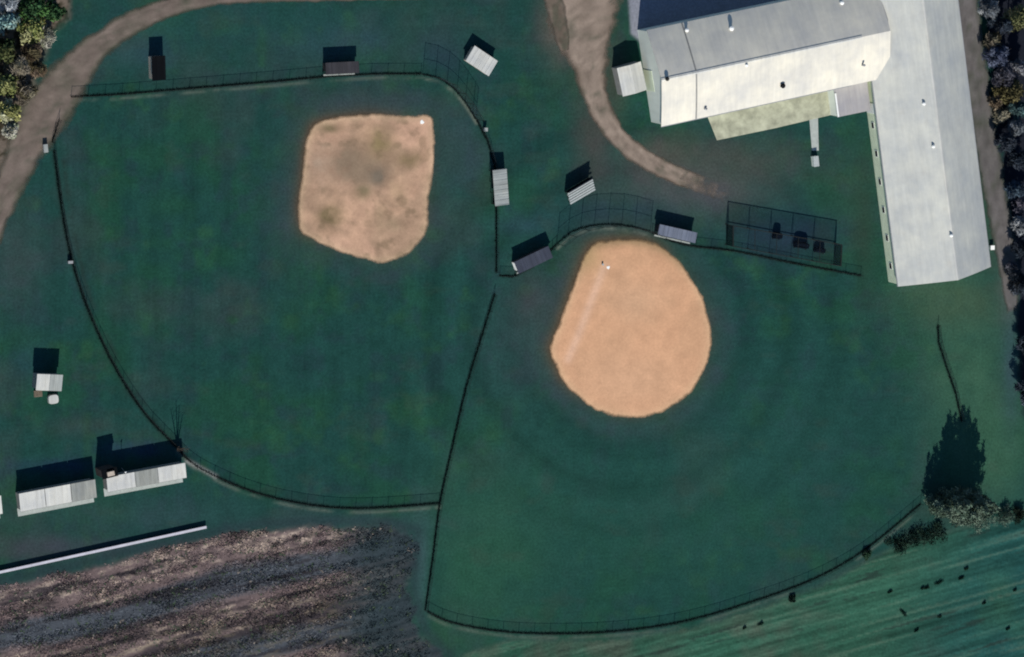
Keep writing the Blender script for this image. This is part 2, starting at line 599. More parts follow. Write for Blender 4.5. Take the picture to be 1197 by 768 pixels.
def scrub_colour(x, y):
    v = y + .235 * x
    a = fbm(x / 120, v / 8, 41, 4)
    b = fbm(x / 15, v / 3.4, 43, 3)
    big = np.sin((v - 700) / 13.0 + 2.5 * fbm(x / 130, v / 60, 47))
    east = sst(375, 440, x + 10 * (a - .5))
    c = np.empty(x.shape + (3,))
    c[:] = (.128, .098, .096)
    c = mixc(c, (.050, .064, .078), sst(.0, .8, -big) * .9)
    c = mixc(c, (.30, .245, .20), sst(.48, .74, b) * sst(-.3, .6, big) * .85)
    c = mixc(c, (.026, .025, .030), sst(.54, .70, a) * .8)
    c = mixc(c, (.022, .021, .024), sst(.56, .72, fbm(x / 50, v / 4, 49, 3)) * .7)
    c = mixc(c, (.024, .038, .044), east * .85)
    c = mixc(c, (.10, .085, .055), sst(755, 800, v - .0 * x) * sst(.45, .7, b) * (1 - east) * .4)
    return c * np.array((1.0, .98, .98)) * (.72 + .62 * b)[..., None]


# ------------------------------------------------------------------ ground (one sheet to the horizon)
fx = np.arange(-118, 118.01, .32)
fy = np.arange(-84, 84.01, .32)
far = np.array([125, 150, 220, 400, 900, 2500, 6000.0])
gx = np.concatenate([-far[::-1], fx, far])
gy = np.concatenate([-far[::-1], fy, far])
X, Y = np.meshgrid(gx, gy)
PX, PY = to_px(X.ravel(), Y.ravel())
PX = np.clip(PX, -260, 1500)
PY = np.clip(PY, -180, 950)
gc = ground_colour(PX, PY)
nx, ny = len(gx), len(gy)
ii = np.arange((ny - 1) * (nx - 1))
r0 = (ii // (nx - 1)) * nx + ii % (nx - 1)
gf = np.stack([r0, r0 + 1, r0 + nx + 1, r0 + nx], 1)
gv = np.stack([X.ravel(), Y.ravel(), np.zeros(X.size)], 1)
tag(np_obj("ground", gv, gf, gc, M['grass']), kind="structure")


# ------------------------------------------------------------------ earth sheets
def star_sheet(name, outline, colour_fn, z, rings=48, soft=7.0):
    pts = np.array([at(*p)[:2] for p in smooth(outline, 2, True)])
    c = pts.mean(0)
    n = len(pts)
    t = np.linspace(0.0, 1.045, rings) ** .8
    t = np.maximum(t / t[-1] * 1.045, .0005)
    V = c + (pts[None] - c) * t[:, None, None]
    V = V.reshape(-1, 2)
    px, py = to_px(V[:, 0], V[:, 1])
    e = sdist(px, py, outline) / soft
    k = np.arange((rings - 1) * n)
    i, j = k // n, k % n
    F = np.stack([i * n + j, i * n + (j + 1) % n, (i + 1) * n + (j + 1) % n, (i + 1) * n + j], 1)
    F = F[:, ::-1]
    V3 = np.column_stack([V, np.full(len(V), z)])
    return np_obj(name, V3, F, colour_fn(px, py), M['sheet'], edge=np.clip(.35 + e * .75, -1, 2))


def inf1_col(x, y):
    a, b = fbm(x / 30, y / 30, 51), fbm(x / 9, y / 9, 52, 3)
    c = np.empty(x.shape + (3,))
    c[:] = (.455, .285, .196)
    c = mixc(c, (.29, .195, .130), sst(.40, .62, a) * .75)
    c = mixc(c, (.17, .12, .075), sst(.56, .72, fbm(x / 13, y / 13, 56, 3)) * .6)
    c = mixc(c, (.45, .285, .19), sst(.5, .75, fbm(x / 16, y / 16, 54)) * .6)
    for cx, cy, rx, ry, col, s in ((388, 252, 13, 10, (.10, .085, .04), 1.5), (424, 224, 10, 9, (.15, .13, .07), .9), (385, 150, 16, 6, (.16, .12, .07), .7), (425, 200, 34, 20, (.20, .145, .10), .75),
                                   (444, 168, 14, 16, (.22, .165, .085), .7), (404, 188, 22, 22, (.20, .145, .10), .8),
                                   (443, 206, 9, 10, (.15, .12, .09), .9), (478, 187, 13, 8, (.18, .135, .07), .7),
                                   (460, 262, 10, 7, (.30, .22, .14), .6), (372, 190, 16, 22, (.30, .215, .155), .6),
                                   (444, 256, 5, 14, (.33, .24, .15), .5), (412, 250, 30, 22, (.47, .30, .20), .5), (465, 222, 10, 16, (.40, .27, .17), .5)):
        c = mixc(c, col, np.clip(np.exp(-((x - cx) / rx) ** 2 - ((y - cy) / ry) ** 2) * s * (.5 + 1.6 * b), 0, 1))
    d = sdist(x, y, INF1)
    c = mixc(c, (.47, .34, .215), np.exp(-(d / 6) ** 2) * .5)
    return c * (.78 + .44 * b)[..., None]


def inf2_col(x, y):
    a, b = fbm(x / 34, y / 34, 61), fbm(x / 8, y / 8, 62, 3)
    c = np.empty(x.shape + (3,))
    c[:] = (.53, .300, .176)
    c = mixc(c, (.48, .28, .165), sst(.4, .7, a) * .7)
    c = mixc(c, (.46, .30, .19), np.exp(-((x - 742) / 34) ** 2 - ((y - 352) / 26) ** 2) * .45)
    c = mixc(c, (.545, .325, .20), np.exp(-((x - 735) / 60) ** 2 - ((y - 445) / 40) ** 2) * .6)
    d = dist_line(x, y, [(706, 312), (676, 392), (664, 420)])
    c = mixc(c, (.60, .385, .27), np.exp(-(d / 5) ** 2) * .7)
    d = sdist(x, y, INF2)
    c = mixc(c, (.53, .36, .215), np.exp(-(d / 6) ** 2) * .5)
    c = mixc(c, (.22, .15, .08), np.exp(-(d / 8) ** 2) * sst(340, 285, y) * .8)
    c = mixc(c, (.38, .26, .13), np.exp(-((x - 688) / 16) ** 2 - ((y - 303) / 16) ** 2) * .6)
    b3 = fbm(x / 16, y / 16, 66, 4)
    return c * (.88 + .10 * b + .14 * b3)[..., None]


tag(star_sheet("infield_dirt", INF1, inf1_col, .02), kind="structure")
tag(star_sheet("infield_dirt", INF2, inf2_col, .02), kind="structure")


def strip(name, line, widths, col, col_edge, z, seed, fade=False):
    """a worn track along a survey line, widths in pixels"""
    P = np.array(smooth(line, 10))
    wd = np.interp(np.linspace(0, 1, len(P)), np.linspace(0, 1, len(widths)), widths)
    T = np.gradient(P, axis=0)
    T /= np.linalg.norm(T, axis=1)[:, None]
    N = np.column_stack([-T[:, 1], T[:, 0]])
    m = 15
    s = np.linspace(-1, 1, m)
    Q = P[:, None] + N[:, None] * (s[None, :, None] * wd[:, None, None] * .5 * 1.3)
    px, py = Q[..., 0].ravel(), Q[..., 1].ravel()
    S = np.tile(s, len(P))
    V = np.array([at(a, b, z) for a, b in zip(px, py)])
    a = fbm(px / 20, py / 20, seed)
    b = fbm(px / 6, py / 6, seed + 5, 3)
    c = np.empty((len(px), 3))
    c[:] = col
    c = mixc(c, col_edge, np.clip(sst(.35, .9, np.abs(S + .25 * (a - .5))) + .5 * sst(.5, .8, a), 0, 1))
    rut = np.exp(-((np.abs(S) - .38) / .12) ** 2)
    c = mixc(c, np.array(col) * 1.25, rut * .35)
    c = c * (.62 + .76 * b)[:, None]
    c = mixc(c, (.055, .065, .045), sst(.55, .8, fbm(px / 11, py / 11, seed + 9)) * .55)
    e = (1 - np.abs(S)) * 1.5 - .05
    u01 = np.repeat(np.linspace(0, 1, len(P)), m)
    e = np.minimum(e, np.minimum(u01 * 14, (1 - u01) * (3.2 if fade else 14) - (.25 if fade else 0)))
    k = np.arange((len(P) - 1) * (m - 1))
    i, j = k // (m - 1), k % (m - 1)
    F = np.stack([i * m + j, i * m + j + 1, (i + 1) * m + j + 1, (i + 1) * m + j], 1)
    o = np_obj(name, V, F, c, M['sheet'], edge=e)
    return tag(o, kind="structure")


strip("dirt_track", [(-30, 330), (-8, 262), (22, 190), (48, 140), (75, 100), (110, 58), (165, 22), (250, -3), (420, -6), (640, -8)],
      [26, 30, 42, 58, 54, 34, 27, 20, 14, 10], (.135, .108, .092), (.075, .074, .055), .016, 71)
strip("gravel_track", [(690, -40), (682, 20), (688, 70), (697, 115), (722, 160), (758, 188), (800, 208), (850, 226), (900, 244)],
      [88, 80, 38, 25, 23, 22, 21, 16], (.215, .170, .138), (.115, .090, .070), .020, 81, True)
strip("gravel_track", [(640, -30), (650, 10), (656, 40), (660, 60)], [18, 22, 18, 10], (.12, .095, .075), (.10, .085, .07), .028, 83)
strip("side_lane", [(1120, -60), (1129, 10), (1139, 80), (1152, 160), (1166, 240), (1178, 310), (1184, 370)],
      [32, 34, 32, 30, 28, 24, 12], (.105, .098, .098), (.06, .068, .056), .016, 91)

# concrete apron and walk
ap = [at(*p) for p in ((826, 134), (974, 102), (973, 134), (905, 150), (838, 164))]
mb = MB()
n = len(ap)
mb.v = [(p.x, p.y, .002) for p in ap] + [(p.x, p.y, .07) for p in ap]
mb.f = [tuple(range(n, 2 * n))[::-1], tuple(range(n))] + [(i, (i + 1) % n, n + (i + 1) % n, n + i) for i in range(n)]
tag(mb.build("concrete_apron", M['concrete']), kind="structure")
mb = MB()
q = [at(*p) for p in ((946, 139), (956, 138), (957, 176), (949, 176))]
mb.slab(*[(p.x, p.y, .05) for p in (q[3], q[2], q[1], q[0])], .045)
tag(mb.build("walkway", M['walk']), kind="structure")


# ------------------------------------------------------------------ fences
def resample(pts, step):
    W = [at(*p) for p in pts]
    out = [W[0]]
    acc = 0.0
    for a, b in zip(W[:-1], W[1:]):
        L = (b - a).length
        if L < 1e-6:
            continue
        d = step - acc
        while d <= L:
            out.append(a.lerp(b, d / L))
            d += step
        acc = (acc + L) % step
    if (out[-1] - W[-1]).length > step * .3:
        out.append(W[-1])
    else:
        out[-1] = W[-1]
    return out


def make_fence(name, label, pts, h, step, mesh_mat, post_r=.04, mid=False, group=None, cat="fence"):
    P = resample(pts, step)
    o = P[0]
    t = thing(name, label, cat, o, 0, group)
    pm = MB().tube((0, 0, 0), (0, 0, h + .06), post_r, post_r, 8)
    pm.tube((0, 0, h + .06), (0, 0, h + .12), post_r * 1.25, post_r * .4, 8)
    me = pm.mesh("post", M['dark_steel'])
    for p in P:
        q = bpy.data.objects.new("post", me)
        COL.objects.link(q)
        q.parent = t
        q.location = p - o
    rl, rm, wi = MB(), MB(), MB()
    for a, b in zip(P[:-1], P[1:]):
        a, b = a - o, b - o
        rl.tube(a + Vector((0, 0, h)), b + Vector((0, 0, h)), post_r * .7, n=5)
        rm.tube(a + Vector((0, 0, h * .5)), b + Vector((0, 0, h * .5)), post_r * .7, n=5)
        wi.poly([a + Vector((0, 0, .03)), b + Vector((0, 0, .03)), b + Vector((0, 0, h - .02)), a + Vector((0, 0, h - .02))])
    rl.build("rail", M['dark_steel'], t)
    if mid:
        rm.build("rail", M['dark_steel'], t)
    wi.build("chain_link_mesh", mesh_mat, t)
    return t


G = "chain link fences round the two ball fields"
make_fence("chain_link_fence", "long curved dark fence round the outfield of the square patchy infield", F_WEST, 1.5, 3.2, M['chain'], group=G)
make_fence("chain_link_fence", "very short fence stub by the dirt track at the left edge of the field", F_STUB, 1.5, 2.4, M['chain'], group=G)
make_fence("chain_link_fence", "straight dark fence in front of the dull brown dugout above the square infield", F_TOP, 1.5, 3.2, M['chain'], group=G)
make_fence("chain_link_fence", "short fence beside the pale roofed dugout that runs north to south", F_EAST1, 1.4, 3.2, M['chain'], group=G)
make_fence("chain_link_fence", "slanting straight fence that divides the two ball fields", F_MID, 1.5, 3.2, M['chain'], group=G)
make_fence("chain_link_fence", "sweeping outfield fence between the round infield's lawn and the hay field", F_SOUTH, 1.5, 3.2, M['chain'], group=G)
make_fence("chain_link_fence", "short free-ending fence running up from the tall dark tree's shadow", F_RIGHT, 1.5, 3.0, M['chain'], group=G)
make_fence("chain_link_fence", "short fence in front of the slate blue dugout left of the round infield", F_G1, 1.4, 3.0, M['chain'], group=G)
make_fence("chain_link_fence", "fence from the round infield past the front of the batting cage", F_G2, 1.4, 3.2, M['chain'], group=G)
GB = "tall wire backstops behind the home plates"
make_fence("backstop", "tall curved wire backstop at the top right of the square patchy infield", B_1, 4.6, 2.6, M['backnet'], .042, True, GB, "backstop")
make_fence("backstop", "tall curved wire backstop at the top of the round orange infield", B_2, 4.6, 2.8, M['backnet'], .042, True, GB, "backstop")


# rough unmown grass under the fences (stuff)
def blades(name, lines, per_m, hgt, wid, spread, col, sc=.35):
    V, F, C = [], [], []
    base = []
    for P in lines:
        W = [at(*p) for p in P]
        for a, b in zip(W[:-1], W[1:]):
            L = (b - a).length
            k = rng.poisson(L * per_m)
            tt = rng.random(k)
            base.append(np.column_stack([a.x + (b.x - a.x) * tt, a.y + (b.y - a.y) * tt]) + rng.normal(0, spread, (k, 2)))
    B = np.concatenate(base)
    n = len(B)
    ang = rng.random(n) * 6.283
    w_ = wid * (.6 + .8 * rng.random(n))
    h_ = hgt * (.5 + rng.random(n))
    dx, dy = np.cos(ang) * w_, np.sin(ang) * w_
    lx, ly = rng.normal(0, .15, n), rng.normal(0, .15, n)
    z = np.zeros(n)
    V = np.stack([np.column_stack([B[:, 0] - dx, B[:, 1] - dy, z]), np.column_stack([B[:, 0] + dx, B[:, 1] + dy, z]),
                  np.column_stack([B[:, 0] + lx, B[:, 1] + ly, h_])], 1).reshape(-1, 3)
    F = np.arange(3 * n).reshape(-1, 3)
    C = np.repeat(np.asarray(col)[None] * (1 - sc + 2 * sc * rng.random((n, 1))), 3, 0)
    return tag(np_obj(name, V, F, C, M['leaf']), kind="stuff")


tag(blades("rough_grass", FENCES + [B_1, B_2], 60, .16, .05, .09, (.006, .012, .012)),
    "dark unmown grass standing along the foot of the fences", "rough grass")


# ------------------------------------------------------------------ small buildings
def shed_roof(mb, L, Dp, hf, hb, over=.2, t=.09, x0=None, x1=None):
    a = -L / 2 - over if x0 is None else x0
    b = L / 2 + over if x1 is None else x1
    s = (hb - hf) / Dp
    return mb.slab((a, -over, hf - s * over), (b, -over, hf - s * over), (b, Dp + over, hb + s * over), (a, Dp + over, hb + s * over), t)


def walls(mb, L, Dp, hf, hb, th=.12, front=True, eps=.10):
    """four walls under a single-pitch roof"""
    f, b = hf - eps, hb - eps
    xs = L / 2
    mb.hexa([(-xs, Dp - th, 0), (xs, Dp - th, 0), (xs, Dp, 0), (-xs, Dp, 0), (-xs, Dp - th, b), (xs, Dp - th, b), (xs, Dp, b), (-xs, Dp, b)])
    for x in (-xs, xs - th):
        y1 = Dp - th - .003
        y0 = th + .003 if front else 0
        mb.hexa([(x, y0, 0), (x + th, y0, 0), (x + th, y1, 0), (x, y1, 0), (x, y0, f), (x + th, y0, f), (x + th, y1, b - .02), (x, y1, b - .02)])
    if front:
        mb.hexa([(-xs, 0, 0), (xs, 0, 0), (xs, th, 0), (-xs, th, 0), (-xs, 0, f), (xs, 0, f), (xs, th, f), (-xs, th, f)])
    return mb


def make_dugout(label, pa, pb, Dp, hf, hb, roof, wall, left_white=False, kerb=True):
    loc, rz, L = frame(pa, pb, hf)
    L -= .4
    t = thing("dugout", label, "dugout", loc, rz, "dugouts beside the two ball fields")
    xs, th = L / 2, .14
    MB().box(-xs, xs, Dp - th, Dp, 0, hb - .11).build("back_wall", wall, t)
    for i, x in enumerate((-xs, xs - th)):
        m = MB()
        m.hexa([(x, .25, 0), (x + th, .25, 0), (x + th, Dp - th - .004, 0), (x, Dp - th - .004, 0),
                (x, .25, hf - .12), (x + th, .25, hf - .12), (x + th, Dp - th - .004, hb - .13), (x, Dp - th - .004, hb - .13)])
        o = m.build("side_wall", M['white'] if (left_white and i == 0) else wall, t)
        if left_white and i == 0:
            o["label"] = "white painted end wall"
    r = shed_roof(MB(), L, Dp, hf, hb).build("roof", roof, t)
    m = MB()
    k = int(L / .9)
    for i in range(k + 1):
        x = -L / 2 - .1 + (L + .2) * i / k
        m.hexa([(x - .025, -.19, hf + .001), (x + .025, -.19, hf + .001), (x + .025, Dp + .19, hb + .001), (x - .025, Dp + .19, hb + .001),
                (x - .02, -.19, hf + .04), (x + .02, -.19, hf + .04), (x + .02, Dp + .19, hb + .04), (x - .02, Dp + .19, hb + .04)])
    m.build("roof_seam", roof, r)
    for i in range(4):
        x = -xs + .06 + (L - .12) * i / 3
        MB().box(x - .05, x + .05, 0, .1, 0, hf - .10).build("post", M['dark_steel'], t)
    MB().box(-xs + .3, xs - .3, Dp - .65, Dp - .28, .42, .47).box(-xs + .5, -xs + .6, Dp - .55, Dp - .4, 0, .415).box(xs - .6, xs - .5, Dp - .55, Dp - .4, 0, .415).build("bench", M['board'], t)
    m = MB()
    m.poly([(-xs * .55, .05, .05), (xs, .05, .05), (xs, .05, 1.0), (-xs * .55, .05, 1.0)])
    m.build("front_screen", M['chain'], t)
    if kerb:
        MB().box(-xs + .1, xs + .1, -.62, -.34, 0, .12).build("kerb", M['walk'], t)
    return t


make_dugout("dull brown roofed dugout behind the top fence of the square infield", (381, 86), (420, 84), 1.75, 2.3, 2.15, M['brown_roof'], M['dark_board'], kerb=True)
make_dugout("dugout with pale streaky roof standing north to south beside the divider fence", (577, 199), (580, 241), 2.5, 2.5, 2.3, M['pale_roof'], M['dark_board'], kerb=False)
make_dugout("slanted slate blue roofed dugout with one white end left of the round infield", (606, 319), (646, 300), 2.0, 2.1, 2.0, M['slate_roof'], M['dark_board'], left_white=True)
make_dugout("blue grey roofed dugout between the round infield and the batting cage", (769, 273), (813, 283), 1.6, 2.2, 2.1, M['blue_grey_roof'], M['dark_board'])


def make_bleachers(label, pa, pb, Dp, rows):
    loc, rz, L = frame(pa, pb, .4)
    t = thing("bleachers", label, "bleachers", loc, rz)
    st = Dp / rows
    for i in range(rows):
        y = i * st
        z = .42 + .30 * i
        o = MB().box(-L / 2, L / 2, y, y + .34, z, z + .05).build("seat_plank", M['alu'], t)
        MB().box(-L / 2, L / 2, y + .36, y + st - .02, max(.06, z - .30), max(.1, z - .26)).build("foot_board", M['steel'] if i % 2 else M['dark_steel'], t)
    top = .42 + .30 * (rows - 1)
    for x in (-L / 2 + .2, 0, L / 2 - .2):
        m = MB()
        m.tube((x, 0, 0), (x, Dp, 0.02), .03)
        m.tube((x, .1, .05), (x, Dp - st + .2, top - .04), .03)
        m.tube((x, Dp - st + .25, 0), (x, Dp - st + .25, top - .01), .03)
        m.tube((x, Dp, 0), (x, Dp, top + .9), .025)
        m.build("frame", M['dark_steel'], t)
    m = MB()
    for z in (.5, .9):
        m.tube((-L / 2 + .2, Dp, top + z), (L / 2 - .2, Dp, top + z), .025)
    m.build("back_rail", M['steel'], t)
    m = MB().box(-L / 2 + .1, L / 2 - .1, Dp - .06, Dp - .03, .05, top + .85)
    m.build("back_panel", M['tarp'], t)
    return t


make_bleachers("small silver bleachers with a dark back, behind the round infield's backstop", (667, 239), (696, 222), 2.7, 5)


def make_shed(name, label, pa, pb, Dp, hf, hb, roof_split, wall, cat="shed", group=None, door=True, fascia=None, gap=.05):
    """single pitch shed; roof_split: list of (share, material, label)"""
    loc, rz, L = frame(pa, pb, hf)
    L -= .4
    t = thing(name, label, cat, loc, rz, group)
    walls(MB(), L, Dp, hf, hb).build("wall", wall, t)
    x = -L / 2 - .2
    for share, mat, lab in roof_split:
        x1 = x + share * (L + .4)
        last = abs(x1 - (L / 2 + .2)) < .01
        o = shed_roof(MB(), L, Dp, hf, hb, x0=x, x1=x1 - (0 if last else gap)).build("roof", mat, t)
        if lab:
            o["label"] = lab
        s = (hb - hf) / Dp
        m = MB()
        k = max(2, int((x1 - x) / .8))
        for i in range(1, k):
            q = x + (x1 - x) * i / k
            m.hexa([(q - .02, -.19, hf + .001 - s * .19), (q + .02, -.19, hf + .001 - s * .19), (q + .02, Dp + .19, hb + .001 + s * .19), (q - .02, Dp + .19, hb + .001 + s * .19),
                    (q - .015, -.19, hf + .035 - s * .19), (q + .015, -.19, hf + .035 - s * .19), (q + .015, Dp + .19, hb + .035 + s * .19), (q - .015, Dp + .19, hb + .035 + s * .19)])
        m.build("roof_seam", mat, o)
        x = x1
    if fascia:
        MB().box(-L / 2 - .2, L / 2 + .2, -.26, -.205, hf - .32, hf - .02).build("fascia", fascia, t)
        MB().box(-L / 2 - .1, L / 2 + .3, -1.5, -.004, 0, .10).build("footing_slab", M['walk'], t)
    if door:
        MB().box(L * .12, L * .12 + .95, -.04, -.002, .03, min(2.0, hf - .25)).build("door", M['board'], t)
    return t


make_shed("shed", "small white flat-roofed shed alone on the grass, turned at an angle", (545, 70), (572, 88), 2.9, 1.75, 1.75,
          [(1, M['white_roof'], None)], M['pale_wood'], group=None)
make_shed("shed", "narrow shed with a nearly black roof by the top of the dirt track", (178, 93), (194, 92), 4.0, 2.5, 2.6,
          [(1, M['dark_roof'], None)], M['pale_wood'])
make_shed("shed", "small white roofed shed at the left edge beside a round white tank", (42, 455), (72, 456), 2.6, 3.2, 3.4,
          [(.52, M['white_roof'], "bright white roof half"), (.48, M['pale_roof'], "stained roof half")], M['block'])
make_shed("long_shed", "long low shed with three pale roof panels at the lower left edge", (24, 597), (113, 580), 3.0, 2.6, 3.0,
          [(.34, M['white_roof'], "white roof panel"), (.34, M['white_roof'], "white roof panel"), (.32, M['grey_roof'], "dull grey roof panel")], M['block'], group="long low sheds in a row", fascia=M['block'], gap=.12)
make_shed("long_shed", "long low shed beside the fence, white at both roof ends and grey between", (126, 574), (218, 557), 2.4, 3.0, 3.2,
          [(.36, M['white_roof'], "white roof panel"), (.29, M['grey_roof'], "dull grey roof panel"), (.35, M['white_roof'], "white roof panel")], M['block'], group="long low sheds in a row", fascia=M['block'], gap=.08)
make_shed("long_shed", "low shed almost wholly cut off by the left picture edge", (-66, 612), (3, 599), 3.0, 2.6, 3.0,
          [(1, M['white_roof'], None)], M['block'], group="long low sheds in a row", fascia=M['block'])


def make_gable_shed(label, pa, pb, Dp, h, rise, roof_l, roof_r, wall):
    loc, rz, L = frame(pa, pb, h)
    t = thing("shed", label, "shed", loc, rz)
    x = L / 2 - .15
    m = MB()
    m.prism([(-x, 0), (x, 0), (x, h - .1), (0, h + rise - .1), (-x, h - .1)], 0, Dp, lambda u, z, k: (u, k, z))
    m.build("wall", wall, t)
    for s, mat in ((-1, roof_l), (1, roof_r)):
        a, b, c, d = (s * L / 2, -.15, h), (0, -.15, h + rise), (0, Dp + .15, h + rise), (s * L / 2, Dp + .15, h)
        q = (a, b, c, d) if s < 0 else (b, a, d, c)
        MB().slab(*q, .07).build("roof", mat, t)
    MB().tube((0, -.15, h + rise + .01), (0, Dp + .15, h + rise + .01), .06).build("ridge_cap", roof_l, t)
    MB().box(-.5, .5, -.04, -.002, .02, 2.0).build("door", M['board'], t)
    return t


make_gable_shed("white gabled shed tight against the west end of the long barn", (728, 112), (756, 104), 5.2, 2.9, .55, M['white_roof'], M['white_roof'], M['block'])

# round white tank and pallet by the left shed
t = thing("tote", "squarish white tote on the grass below the white roofed shed", "tote", at(61, 466), .1)
sq = [(.95 * math.copysign(abs(math.cos(q)) ** .55, math.cos(q)), .85 * math.copysign(abs(math.sin(q)) ** .55, math.sin(q))) for q in [2 * math.pi * i / 32 for i in range(32)]]
m = MB()
m.prism(sq, .1, .85, lambda u, v, k: (u, v, k))
m.build("body", M['pale_roof'], t)
m = MB()
m.prism([(u * .93, v * .93) for u, v in sq], .853, .92, lambda u, v, k: (u, v, k))
m.build("lid", M['white_roof'], t)
MB().box(-.8, .8, -.7, .7, 0, .098).build("base", M['board'], t)
t = thing("pallet_stack", "brownish stack of pallets in front of the white roofed shed", "pallets", at(44, 460), .05)
for i in range(3):
    m = MB()
    for j in range(5):
        m.box(-.75, .75, -.55 + j * .24, -.55 + j * .24 + .14, .11 + i * .15, .135 + i * .15)
    for x in (-.7, -.05, .6):
        m.box(x, x + .1, -.55, .55, .002 + i * .15, .108 + i * .15)
    m.build("pallet", M['board'], t)

# booth and leaning pole behind the long shed
t = thing("booth", "narrow dark booth with small pale top behind the long shed's left end", "booth", at(120, 549), .18)
MB().box(-1.35, 1.35, -.7, .7, 0, 4.2).build("wall", M['dark_board'], t)
MB().slab((-1.5, -.85, 4.3), (1.5, -.85, 4.3), (1.5, .85, 4.32), (-1.5, .85, 4.32), .09).build("roof", M['dark_roof'], t)
MB().box(-.55, .75, -.5, .3, 4.325, 4.75).build("hatch", M['pale_wood'], t)
t = thing("pole", "thin pale leaning pole in the shade behind the long shed", "pole", at(142, 547))
MB().tube((0, 0, 0), (-.5, -.2, 3.9), .06, .05, 8).build("pole_shaft", M['steel'], t)
MB().tube((-.52, -.2, 3.91), (-.42, -.1, 4.2), .14, .1, 10).build("pole_cap", M['white'], t)

# low pale wall by the scrub
a, b = at(-20, 673, .5), at(241, 616, .5)
t = thing("low_wall", "very long thin pale wall along the upper edge of the brown scrub", "wall", (a.x, a.y, 0), math.atan2((b - a).y, (b - a).x))
L = (b - a).length
MB().box(0, L, -.16, .16, 0, .62).build("wall_base", M['block'], t)
m = MB()
k = 14
for i in range(k):
    m.box(L * i / k + .01, L * (i + 1) / k - .01, -.24, .24, .622, .74)
m.build("coping", M['rail'], t)

# small things
def small_box(name, label, cat, p, sx, sy, h, mat, lid, rz=0.0):
    t = thing(name, label, cat, at(*p), rz)
    MB().box(-sx / 2, sx / 2, -sy / 2, sy / 2, .05, h).build("body", mat, t)
    MB().slab((-sx / 2 - .05, -sy / 2 - .05, h + .07), (sx / 2 + .05, -sy / 2 - .05, h + .07), (sx / 2 + .05, sy / 2 + .05, h + .10), (-sx / 2 - .05, sy / 2 + .05, h + .10), .06).build("lid", lid, t)
    for x in (-1, 1):
        for y in (-1, 1):
            MB().box(x * sx * .4 - .05, x * sx * .4 + .05, y * sy * .4 - .05, y * sy * .4 + .05, 0, .048).build("foot", M['dark_steel'], t)
    return t


small_box("utility_box", "pale box at the end of the short concrete walk below the barn", "box", (951, 188), 1.0, 1.9, 1.15, M['white_wall'], M['alu'], .12)
small_box("litter_bin", "small pale bin by the backstop's right end near the dividing fence", "bin", (566, 151), .6, .6, .9, M['steel'], M['pale_roof'])
small_box("feed_box", "tiny white box beside the side lane near the hall's bottom right corner", "box", (1158, 289), .75, .75, .8, M['white'], M['white'])
small_box("sign_box", "pale box standing at the gap in the left field fence", "box", (52, 173), .7, 1.4, .8, M['steel'], M['pale_roof'], .1)
small_box("gate_box", "small grey box against the middle of the long left field fence", "box", (81, 306), .8, .4, .8, M['steel'], M['steel'])


def plate(label, p, s, rz):
    m = MB()
    o = [(-.5, .5), (-.5, -.05), (0, -.5), (.5, -.05), (.5, .5)]
    n = len(o)
    m.v = [(x * s, y * s, 0) for x, y in o] + [(x * s * .95, y * s * .95, .03) for x, y in o]
    m.f = [tuple(range(n))[::-1], tuple(range(n, 2 * n))] + [(i, (i + 1) % n, n + (i + 1) % n, n + i) for i in range(n)]
    ob = m.build("home_plate", M['white'])
    q = at(*p)
    ob.location = (q.x, q.y, .024)
    ob.rotation_euler = (0, 0, rz)
    return tag(ob, label, "home plate")


plate("white home plate near the top of the round orange infield", (711, 313), .62, .1)
plate("white home plate at the top right corner of the square infield", (493, 143), .75, -.8)
t = thing("bucket", "tiny pale bucket beside the home plate of the round infield", "bucket", at(704, 309))
MB().tube((0, 0, .02), (0, 0, .38), .15, .2, 14).build("pail", M['alu'], t)
MB().tube((-.2, 0, .37), (.2, 0, .37), .015).build("handle", M['steel'], t)

# ------------------------------------------------------------------ batting cage
ch = 3.4
cage = [at(*p, ch) for p in ((857, 288), (983, 311), (984, 286), (857, 264))]
t = thing("batting_cage", "long netted batting cage with dark end nets beside the hall", "batting cage", (cage[0].x, cage[0].y, 0))
o = Vector((cage[0].x, cage[0].y, 0))
SW, SE, NE, NW = [p - o for p in cage]
gp = lambda u, v: SW.lerp(SE, u).lerp(NW.lerp(NE, u), v)
pm = MB().tube((0, 0, 0), (0, 0, ch), .05, n=8)
pm.box(-.12, .12, -.12, .12, 0, .05)
pme = pm.mesh("post", M['dark_steel'])
for v in (0, 1):
    for i in range(6):
        q = bpy.data.objects.new("post", pme)
        COL.objects.link(q)
        q.parent = t
        p = gp(i / 5, v)
        q.location = (p.x, p.y, 0)
for v in (0, 1):
    MB().tube(gp(0, v), gp(1, v), .07).build("rail", M['dark_steel'], t)
for i in range(6):
    MB().tube(gp(i / 5, 0), gp(i / 5, 1), .05 if 0 < i < 5 else .10).build("cross_bar", M['dark_steel'], t)
m = MB()
dz = Vector((0, 0, -ch + .05))
for a, b in ((gp(0, 0), gp(1, 0)), (gp(1, 1), gp(0, 1))):
    m.poly([a + dz, b + dz, b, a])
m.build("side_net", M['net'], t)
m = MB()
m.poly([gp(0, 0), gp(1, 0), gp(1, 1), gp(0, 1)])
m.build("roof_net", M['net'], t)
for u in (0, 1):
    a, b = gp(u, 0), gp(u, 1)
    e = (SE - SW).normalized() * .18
    m = MB()
    for f in (Vector(), e):
        m.poly([a + dz + f, b + dz + f, b + f, a + f])
    m.build("end_net", M['endnet'], t)


